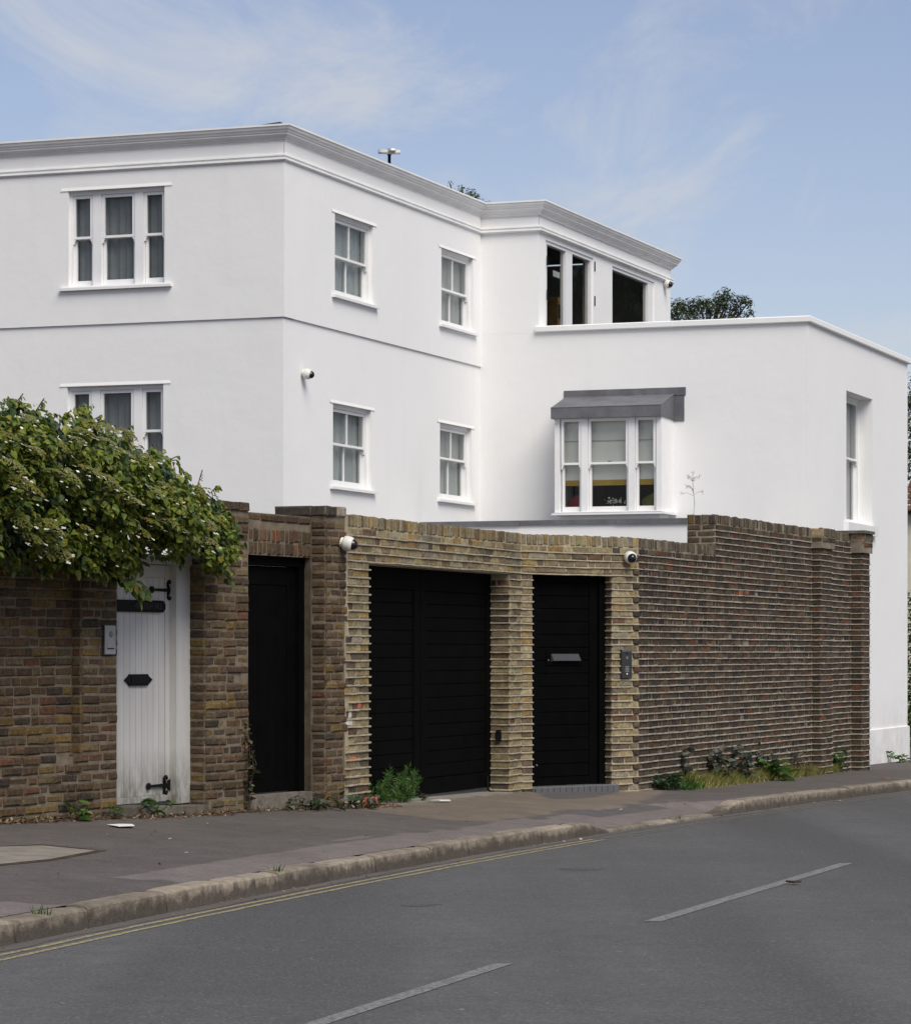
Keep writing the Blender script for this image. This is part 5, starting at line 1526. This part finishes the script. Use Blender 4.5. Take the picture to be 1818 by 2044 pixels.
# odd white florets
mb = MB()
for _ in range(70):
    u = RN.uniform(0, 462); t_, b_ = interp(TOPL, u), interp(BOTL, u); v = RN.uniform(t_ + 6, b_ - 8); f = (v - t_) / (b_ - t_); e = min(1, max(.25, (475 - u) / 120))
    c = at_plant(u, v, bulge(f, e) + RN.uniform(.12, .26) * e); n, t, b = basis(LNv * .5 + ZV + ru() * .4, ru()); s = RN.uniform(.006, .016)
    mb.quad(c - t * s, c + b * s, c + t * s, c - b * s)
mb.build('florets', MAT['petal'], climb, kind='stuff')

# --- weeds at the foot of the walls
def weed(px, h, n, ls, cols, label, name='weed', spread=.08, shape=OVAL, faces=OF, lean=0.25, stems=5, cat='weed', group=None, toward=.05):
    if px[1] < 3:                                  # (column, offset from the wall foot)
        fr = L1 if px[0] < 690 else GW if px[0] < 1040 else KW if px[0] < 1740 else WR
        x, y, _ = fr.pt(fr.s(px[0], px[1]), px[1], 0)
    else: x, y = pave_pt(*px)
    z = zp(x, y)
    t = thing(name, (x, y, z), label, cat, group)
    mS, mF = MB(), MB(); base = Vector((x, y, z))
    for k in range(stems):
        d = Vector((RN.uniform(-1, 1) * lean, RN.uniform(-1, 1) * lean, 1)); hh = h * RN.uniform(.55, 1.05)
        b0 = base + Vector((RN.uniform(-spread, spread), RN.uniform(-spread, spread) * .6, 0))
        pts = [b0 + d * hh * q / 4 + Vector((RN.uniform(-.02, .02), RN.uniform(-.02, .02), 0)) * q for q in range(5)]
        mS.tube(pts, [.006, .005, .004, .003, .002], 4)
        for j in range(int(n / stems)):
            q = RN.uniform(.1, 1) * 4; i = min(int(q), 3); p = pts[i].lerp(pts[i + 1], q - i)
            a = RN.random() * 6.283; dr = Vector((math.cos(a), math.sin(a), RN.uniform(-.2, .6)))
            mF.add(leaf_pts(shape, p, ZV * .9 + ru() * .6, dr, ls * RN.uniform(.6, 1.25), RN.uniform(.5, 2)), faces, vary(pk(cols), .3))
    mS.build('stem', MAT['bark'], t, kind='stuff'); mF.build('leaves', MAT['ls'], t, kind='stuff'); return t
WG = [((.045, .085, .025), 3), ((.07, .11, .03), 2), ((.035, .06, .028), 2)]
WB = [((.10, .115, .09), 4), ((.065, .082, .06), 3), ((.17, .18, .15), 2), ((.10, .09, .06), .6)]
WV = [((.05, .12, .02), 3), ((.09, .17, .03), 3), ((.04, .09, .02), 2)]
weed((1372, .07), .56, 60, .09, WB, 'tall dusty weed at the left end of the dark wall', lean=.1, stems=4, shape=HEART, faces=HF)
weed((1432, .10), .60, 90, .10, WB, 'large dusty-leaved weed left of centre at the foot of the dark wall', stems=6, spread=.16, shape=HEART, faces=HF)
weed((1474, .10), .52, 100, .10, WB, 'bushy grey-green weed at the middle of the dark wall foot', stems=6, spread=.18, shape=HEART, faces=HF)
weed((1532, .10), .42, 90, .10, WB, 'low grey-leaved weed right of the middle of the dark wall foot', stems=6, spread=.16, shape=HEART, faces=HF)
weed((1590, .08), .46, 50, .075, [((.08, .06, .04), 3), ((.06, .06, .045), 2)], 'withered brown weed just left of the wall pier', stems=5, spread=.12)
weed((1678, .09), .34, 70, .10, WV, 'upright green weed between the two piers of the dark wall', stems=7, spread=.08, lean=.15)
weed((1543, .24), .24, 34, .22, WV, 'dock with broad bright green leaves below the dark wall', name='dock', stems=4, lean=.5)
weed((1340, .18), .20, 90, .11, [((.035, .075, .03), 3), ((.06, .10, .06), 2)], 'dark blue-green weed at the left end of the grass strip', stems=6, spread=.14)
weed((1785, .10), .17, 60, .11, WV, 'green tuft of weeds against the white plinth of the wing', stems=7, spread=.20, lean=.4)
weed((585, .10), .15, 60, .07, WB + WG, 'ivy-like trailing weed beside the narrow door step', stems=8, spread=.30, shape=HEART, faces=HF, lean=.6)
weed((640, .22), .12, 36, .06, WG, 'small green weed under the brick pier beside the narrow door', stems=6, spread=.2, shape=HEART, faces=HF, lean=.6)
weed((705, .10), .16, 44, .07, WG + WB, 'pale green weed at the foot of the left garage pier', stems=6, spread=.2, shape=HEART, faces=HF)
weed((303, .12), .15, 20, .10, WV, 'dandelion-like weed at the white door step', stems=5, spread=.08, lean=.5)
weed((155, .10), .16, 16, .10, WV, 'small bright weed below the old brick wall', stems=4, spread=.06, lean=.5)
weed((220, .10), .12, 12, .08, WV, 'tiny green weed just left of the white door step', stems=3, spread=.05, lean=.4)
weed((494, .03), .75, 60, .05, [((.09, .08, .04), 3), ((.13, .10, .05), 2), ((.05, .07, .03), 1)], 'withered ivy stem climbing the jamb of the narrow black door', name='ivy', stems=3, spread=.03, lean=.04, shape=HEART, faces=HF, cat='ivy')
weed((845, 1600), .10, 10, .05, WV, 'tiny weed on the driveway before the garage gate', stems=3, spread=.03)
# tufts in the kerb joints
for px, lab in (((655, 1738), 'grass tuft sprouting from the kerb joint below the garage'), ((210, 1822), 'grass tuft sprouting from the kerb joint at the lower left'), ((1420, 1634), 'flat tuft of grass in the dropped kerb before the dark wall')):
    x, y = pave_pt(*px); y0 = y; x = kx(y) - .06; z = zr(y) + kh(y)
    t = thing('grass_tuft', (x, y, z), lab, 'grass tuft', 'grass tufts in the kerb'); mF = MB()
    for k in range(34):
        a = RN.random() * 6.283; r = RN.uniform(.2, 1); h = RN.uniform(.03, .085); p = Vector((x + RN.uniform(-.03, .05), y + RN.uniform(-.03, .03), z - .03)); d = Vector((math.cos(a) * r * .08, math.sin(a) * r * .08, h)); w = Vector((math.sin(a), -math.cos(a), 0)) * .004
        mF.add([p - w, p + w, p + d * .6 + w * .8, p + d], [(0, 1, 2, 3)], vary(pk(WV), .25))
    mF.build('blades', MAT['ls'], t, kind='stuff')
# feathery bush at the garage pier
x, y = pave_pt(790, 1606); z = zp(x, y)
fb = thing('fern_bush', (x, y, z), 'feathery bright green bush growing before the left half of the garage gate', 'bush')
mS, mF = MB(), MB()
for k in range(80):
    u = RN.uniform(742, 818); bx, by = pave_pt(u, RN.uniform(1594, 1606)); b0 = Vector((bx, by, zp(bx, by)))
    hmax = .36 * (1.05 - ((u - 762) / 80) ** 2 * .55); h = hmax * RN.uniform(.35, 1.05)
    a = RN.random() * 6.283; d = Vector((math.cos(a) * .45 + .25 * (u - 780) / 40, math.sin(a) * .45, 1)).normalized()
    pts = [b0 + d * h * q / 4 + Vector((0, 0, -.02 * (q / 4) ** 2)) for q in range(5)]; mS.tube(pts, .003, 3)
    for j in range(64):
        q = RN.uniform(.6, 4); i = min(int(q), 3); p = pts[i].lerp(pts[i + 1], q - i); e = (ru() + d * .5).normalized() * RN.uniform(.03, .075); w = ru() * .0045
        mF.add([p - w, p + w, p + e * .6 + w, p + e], [(0, 1, 2, 3)], vary(pk([((.05, .125, .02), 3), ((.075, .16, .028), 3), ((.035, .085, .02), 2)]), .25))
mS.build('stem', MAT['bark'], fb, kind='stuff'); mF.build('fronds', MAT['ls'], fb, kind='stuff')
# grass strip below the dark wall
mF = MB(); GR = [((.34, .29, .09), 3), ((.24, .26, .06), 3), ((.42, .34, .17), 2), ((.12, .17, .04), 2)]
for _ in range(9000):
    s = RN.uniform(KW.s(1318), KW.s(1660)); q = (s - KW.s(1318)) / (KW.s(1660) - KW.s(1318)); wd_ = .34 * (1 - .75 * q)
    o = RN.random() ** 1.5 * wd_; bx, by, _z = KW.pt(s, o + .01, 0); z = zp(bx, by); h = RN.uniform(.06, .24) * (1 - o / .5) * (1.1 - .5 * q)
    h *= .45 + .75 * abs(math.sin(s * 3.1) * math.sin(s * 7.3 + 1)) ** .5; a = RN.random() * 6.283; d = Vector((math.cos(a) * h * .8, math.sin(a) * h * .8, h)); w = Vector((math.sin(a), -math.cos(a), 0)) * .0045; p = Vector((bx, by, z - .005))
    g = pk(GR if q > .08 else WV); mF.add([p - w, p + w, p + d * .55 + w * .8 + Vector((0, 0, .01)), p + d], [(0, 1, 2, 3)], vary(g, .25))
mF.build('verge_grass', MAT['ls'], None, kind='stuff', label='dry yellow-green grass strip along the foot of the dark brick wall', cat='grass')
# fallen leaves and grit along the wall foot
mF = MB(); LC = [((.16, .085, .04), 3), ((.26, .19, .11), 3), ((.20, .06, .03), 1), ((.10, .07, .045), 3), ((.34, .29, .21), 1)]
for _ in range(1500):
    u = RN.choice((RN.uniform(-20, 240), RN.uniform(390, 735), RN.uniform(560, 735), RN.uniform(230, 420)))
    fr = L1; s = L1.s(u); o = abs(RN.gauss(0, .085)) + .02 + (.10 if 230 < u < 415 else 0) + (PJ if u > 640 else 0)
    bx, by, _z = fr.pt(s, o, 0); p = Vector((bx, by, zp(bx, by) + .004 + RN.random() * .012))
    mF.add(leaf_pts(OVAL, p, ZV + ru() * .7, ru() + Vector((0, 0, -.0)), RN.uniform(.012, .055), RN.uniform(-3, 3)), OF, vary(pk(LC), .35))
mF.build('fallen_leaves', MAT['ls'], None, kind='stuff', label='brown fallen leaves and grit gathered along the foot of the brick walls', cat='leaf litter')
# soil strip that the leaves lie in
mb = MB(); pr_ = None
for i in range(90):
    s = sA0 + (sC1 - sA0) * i / 89; w = .10 + RN.uniform(-.03, .05); q0, q1 = L1.pt(s, -.05, 0), L1.pt(s, w + (.05 if s > sC0 - .05 else 0), 0)
    c = ((q0[0], q0[1], zp(*q0[:2]) + .012), (q1[0], q1[1], zp(*q1[:2]) + .003))
    if pr_: mb.quad(pr_[0], pr_[1], c[1], c[0])
    pr_ = c
mb.build('wall_foot_soil', MAT['soil'], pave)
# scattered grit on pavement and gutter
mF = MB()
for _ in range(420):
    if RN.random() < .55: x, y = pave_pt(RN.uniform(0, 1800), RN.uniform(1570, 1760)); z = zp(x, y) + .006
    else:
        y = RN.uniform(13, 40); x, y = kpt(y, -abs(RN.gauss(.06, .06))); z = zr(y) + .008
    if kdist(x, y) < .16 and z > zr(y) + .03: continue
    if kdist(x, y) > 2.0: continue
    s = RN.uniform(.004, .020); n, t, b = basis(ZV + ru() * .5, ru()); p = Vector((x, y, z)); mF.quad(p - t * s, p + b * s * .6, p + t * s, p - b * s * .6, vary(pk([((.45, .43, .40), 1), ((.22, .17, .11), 3), ((.12, .09, .06), 3), ((.28, .16, .07), 1)]), .3))
mF.build('litter_specks', MAT['ls'], None, kind='stuff', label='small leaf scraps and grit scattered over the pavement and gutter', cat='leaf litter')

# --- single pieces lying on the ground
def scrap(name, px, pts, h, mat, label, cat, rot=0.0, onroad=False, parent_z=0.0):
    x, y = road_pt(*px) if onroad else pave_pt(*px); z = (zr(y) if onroad else zp(x, y)) + .010
    n = len(pts); c, s = math.cos(rot), math.sin(rot); P = [(x + a * c - b * s, y + a * s + b * c) for a, b in pts]
    lift = [RN.uniform(0, h * .6) for _ in pts]
    mb = MB(); mb.add([(p[0], p[1], z + l) for p, l in zip(P, lift)] + [(p[0], p[1], z + l + h) for p, l in zip(P, lift)] + [(x, y, z + h * 1.6)],
                      [tuple(range(n - 1, -1, -1))] + [(i, (i + 1) % n, n + (i + 1) % n, n + i) for i in range(n)] + [(n + i, n + (i + 1) % n, 2 * n) for i in range(n)])
    return mb.build(name, mat, None, label=label, cat=cat)
scrap('paper_scrap', (242, 1651), [(-.09, .10), (-.05, -.14), (.08, -.10), (.10, .09), (.02, .16)], .004, MAT['paper'], 'crumpled white paper lying on the pavement below the white door', 'litter', .3)
scrap('paper_scrap', (878, 1602), [(-.09, .03), (0, -.05), (.10, -.03), (.08, .05)], .010, MAT['paper'], 'white scrap of paper on the driveway before the garage', 'litter')
scrap('paper_scrap', (1432, 1563), [(-.04, .02), (0, -.05), (.05, 0), (.02, .05)], .03, MAT['paper'], 'small white crumple in the grass below the dark wall', 'litter')
scrap('paper_scrap', (1339, 1573), [(-.05, .03), (0, -.05), (.07, 0), (.02, .05)], .02, MAT['paper'], 'small white scrap at the left tip of the grass strip', 'litter')
scrap('paper_scrap', (1664, 1541), [(-.06, .03), (0, -.05), (.07, 0), (.02, .05)], .015, MAT['paper'], 'white scrap at the foot of the dark wall between the piers', 'litter')
scrap('brick_fragment', (740, 1613), [(-.055, -.035), (.055, -.04), (.06, .03), (-.05, .04)], .055, MAT['orange'], 'orange brick fragment lying beside the feathery bush', 'brick')
scrap('fallen_leaf', (1584, 1767), [(-.05, .02), (0, -.03), (.05, -.01), (.02, .03)], .012, MAT['bark'], 'dark curled leaf on the road beside the right lane dash', 'leaf', 0, True)
scrap('fallen_leaf', (420, 1801), [(-.04, .02), (0, -.03), (.04, -.01), (.02, .03)], .012, MAT['ochre'], 'tan leaf in the gutter beside the double yellow lines', 'leaf', 0, True)
scrap('cardboard_scrap', (1766, 1556), [(-.06, .02), (0, -.04), (.07, -.01), (.02, .04)], .006, MAT['orange'], 'orange scrap on the pavement near the far kerb', 'litter')
scrap('plastic_scrap', (1135, 1578), [(-.10, .02), (0, -.04), (.11, 0), (.02, .04)], .008, MAT['cement'], 'pinkish scrap before the step of the black front door', 'litter')

# dried umbel on the wall top
s = KW.s(1386) ; b0 = Vector(SE.pt(SE.s(1387), .0, zK))
b0 = Vector(KW.pt(sS + .08, -.29, zK - .02)); ht = 75 / F * b0.y
du = thing('dried_stalk', b0, 'thin dried flower stalk growing on the stepped top of the dark wall', 'weed')
mb = MB(); top = b0 + Vector((-.01, 0, ht)); mid = [b0, b0 + Vector((.015, 0, ht * .35)), b0 + Vector((.0, 0, ht * .7)), top]
mb.tube(mid, [.0045, .004, .003, .002], 5); mb.build('stem', MAT['stem'], du)
for k in range(11):
    a = RN.uniform(-1, 1); q = RN.uniform(.55, 1); st_ = b0.lerp(top, q); e = st_ + Vector((a * .16 * (1.2 - q * .5), RN.uniform(-.08, .08), RN.uniform(.02, .07)))
    mb = MB(); mb.tube([st_, st_.lerp(e, .5) + Vector((0, 0, .02)), e], .002, 3)
    for j in range(9): mb.tube([e, e + ru() * .035], .0012, 3)
    mb.build('twig', MAT['stem'], du)

# --- trees behind the house
def tree(px_top, Y, blobs, ls, n, cols, label, trunk_u, group='trees behind the house', low=6.0):
    zt = ZC + (VH - px_top[1]) / F * Y
    x0 = (trunk_u - UC) / F * Y
    t = thing('tree', (x0, Y, -1.6), label, 'tree', group)
    mb = MB(); pts = [(x0, Y, -1.7), (x0 + .1, Y, 1.5), (x0 + .05, Y, zt * .55), (x0, Y, zt - 1.2)]; mb.tube(pts, [.28, .22, .15, .04], 9); mb.build('trunk', MAT['bark'], t)
    mF, mS = MB(), MB()
    for (u, v, r) in blobs:
        c = Vector(((u - UC) / F * Y, Y + RN.uniform(-.6, .6), ZC + (VH - v) / F * Y))
        mS.tube([(x0, Y, c.z - 1.4), ((x0 + c.x) / 2, (Y + c.y) / 2, c.z - .6), c], [.05, .035, .012], 5)
        for k in range(int(n * r * r)):
            d = ru(); rr = r * RN.random() ** .4; p = c + Vector((d.x, d.y, d.z * .85)) * rr
            dn = d + ZV * .5 + ru() * .5
            mF.add(leaf_pts(OVAL, p, dn, ru() - ZV * .3, ls * RN.uniform(.6, 1.3), 1), OF, vary(pk(cols), .3))
    mS.build('branch', MAT['bark'], t, kind='stuff'); mF.build('crown', MAT['ls'], t, kind='stuff')
TC = [((.035, .055, .018), 4), ((.055, .075, .02), 3), ((.025, .042, .018), 3), ((.085, .095, .03), 1)]
tree((1445, 577), 78, [(1345, 618, .32), (1360, 606, .24), (1378, 612, .32), (1398, 606, .28), (1415, 618, .3), (1412, 600, .16), (1432, 604, .26), (1438, 588, .2), (1446, 582, .12), (1455, 592, .2), (1452, 610, .28), (1472, 604, .2), (1482, 602, .16), (1492, 606, .17), (1499, 624, .10), (1488, 628, .10),
      (1470, 622, .2), (1360, 650, .9), (1420, 655, .9), (1470, 680, .9), (1330, 690, 1.0), (1400, 720, 1.2), (1470, 730, 1.0)], .085, 2400, TC, 'dark green tree behind the wing, right of the cornice', 1415)
tree((905, 360), 60, [(898, 366, .07), (901, 373, .08), (921, 368, .09), (924, 380, .13), (940, 374, .10), (944, 383, .14), (930, 392, .16), (952, 388, .08), (912, 392, .14), (935, 420, .5), (915, 440, .6), (960, 450, .6)], .06, 2600, [((.045, .075, .022), 3), ((.06, .10, .03), 2)], 'green tree tips showing above the house cornice', 930)
tree((1860, 770), 84, [(1822, 800, .35), (1818, 850, .4), (1822, 900, .4), (1850, 790, .9), (1860, 860, 1.1), (1840, 930, .9), (1900, 800, 1.2), (1880, 960, 1.2)], .10, 1500, TC, 'dark tree at the right edge beyond the neighbouring house', 1870)

# --- trees farther along the street, beyond the right edge; the side windows mirror them
for i, (tx_, ty_, hh_) in enumerate(((15.5, 60, 11.0), (20.5, 66, 12.5), (26.5, 73, 13.0), (19, 84, 14.0))):
    t = thing('tree', (tx_, ty_, -2.2), ('tall street tree', 'broad street tree', 'dense street tree', 'far street tree')[i] + ' farther along the road, mirrored in the terrace panes', 'tree', 'street trees beyond the right edge')
    mb = MB(); mb.tube([(tx_, ty_, -2.4), (tx_ + .1, ty_, 2), (tx_, ty_, hh_ * .7)], [.3, .24, .08], 8); mb.build('trunk', MAT['bark'], t)
    mF = MB()
    for k in range(26):
        d = ru(); c = Vector((tx_ + d.x * 2.6, ty_ + d.y * 2.6, hh_ * .58 + d.z * hh_ * .34)); r = RN.uniform(1.0, 1.7)
        for j in range(150): mF.add(leaf_pts(OVAL, c + ru() * r * RN.random() ** .4, ZV + ru(), ru(), .42, 1), OF, vary(pk(TC), .3))
    mF.build('crown', MAT['ls'], t, kind='stuff')

# --- neighbouring house at the right edge
NY = 62
n0 = at(1808, NY); NF = Fr(n0, (.96, -.28))
nh = thing('neighbour_house', (n0[0] + 2, NY, -1.6), 'cream cottage with a brown tiled roof at the far right edge', 'house')
ze, zrg = ZC + (VH - 1016) / F * NY, ZC + (VH - 922) / F * NY
mb = MB(); mb.box(NF, 0, 7, -1.8, ze, -5, 0); mb.build('wall', MAT['cream'], nh)
nt = 14
for i in range(nt):
    z0 = ze - .04 + (zrg - ze) * i / nt; o0 = .18 - 2.4 * i / nt
    for j in range(18):
        mb = MB(); w = 7.4 / 18; a = -.12 + j * w + (w / 2 if i % 2 else 0)
        h = RN.uniform(-.008, .008)
        mb.hexa([NF.pt(a, o0, z0 + h), NF.pt(a + w - .012, o0, z0 + h), NF.pt(a + w - .012, o0 - 2.4 / nt * 1.1, z0 + .03), NF.pt(a, o0 - 2.4 / nt * 1.1, z0 + .03),
                 NF.pt(a, o0, z0 + .035 + h), NF.pt(a + w - .012, o0, z0 + .035 + h), NF.pt(a + w - .012, o0 - 2.4 / nt * 1.2, z0 + .035 + (zrg - ze) / nt * 1.15), NF.pt(a, o0 - 2.4 / nt * 1.2, z0 + .035 + (zrg - ze) / nt * 1.15)])
        mb.build('roof_tile', MAT['tile'], nh)
mb = MB(); mb.box(NF, -.15, 7.2, ze - .10, ze - .045, -.2, .22); mb.build('eave', MAT['iron'], nh)
mb = MB(); mb.box(NF, .35, 1.5, .3, 1.9, -.06, .03); wv = mb.build('window', MAT['trim'], nh)
mb = MB(); mb.box(NF, .45, 1.4, .4, 1.8, .031, .034); mb.build('pane', MAT['dome'], wv)
x, y = at(1816, 55)
tsh = thing('shrub', (x + .25, y, -1.7), 'green shrub before the cream cottage at the right edge', 'shrub')
mF, mS = MB(), MB()
for (u, v, r) in ((1824, 1200, .25), (1830, 1260, .4), (1823, 1330, .4), (1840, 1370, .6), (1824, 1400, .45), (1822, 1450, .4), (1850, 1450, .7), (1828, 1500, .5)):
    c = Vector((*at(u, 55), ZC + (VH - v) / F * 55)); mS.tube([(x + .25, y, -1.7), c], .02, 5)
    for k in range(int(2200 * r * r) + 20): mF.add(leaf_pts(OVAL, c + ru() * r * RN.random() ** .4, ZV + ru(), ru(), .09, 1), OF, vary(pk(WG + WV), .3))
mS.build('stem', MAT['bark'], tsh, kind='stuff'); mF.build('leaves', MAT['ls'], tsh, kind='stuff')

hg = thing('hedge', (8.5, 68, -1.9), 'clipped green hedge glimpsed between the wing and the cottage', 'hedge')
mF, mS = MB(), MB()
for k in range(9): mS.tube([(5.2 + k * .8, 68, -2.6), (5.2 + k * .8, 68.05, .3)], .03, 5)
for k in range(5200): mF.add(leaf_pts(OVAL, Vector((RN.uniform(4.8, 12.2), 68 + RN.uniform(-.5, .5), RN.uniform(-2.4, .55))), ru() - Vector((0, .6, 0)), ru(), .16, 1), OF, vary(pk(TC), .3))
mS.build('stem', MAT['bark'], hg, kind='stuff'); mF.build('leaves', MAT['ls'], hg, kind='stuff')
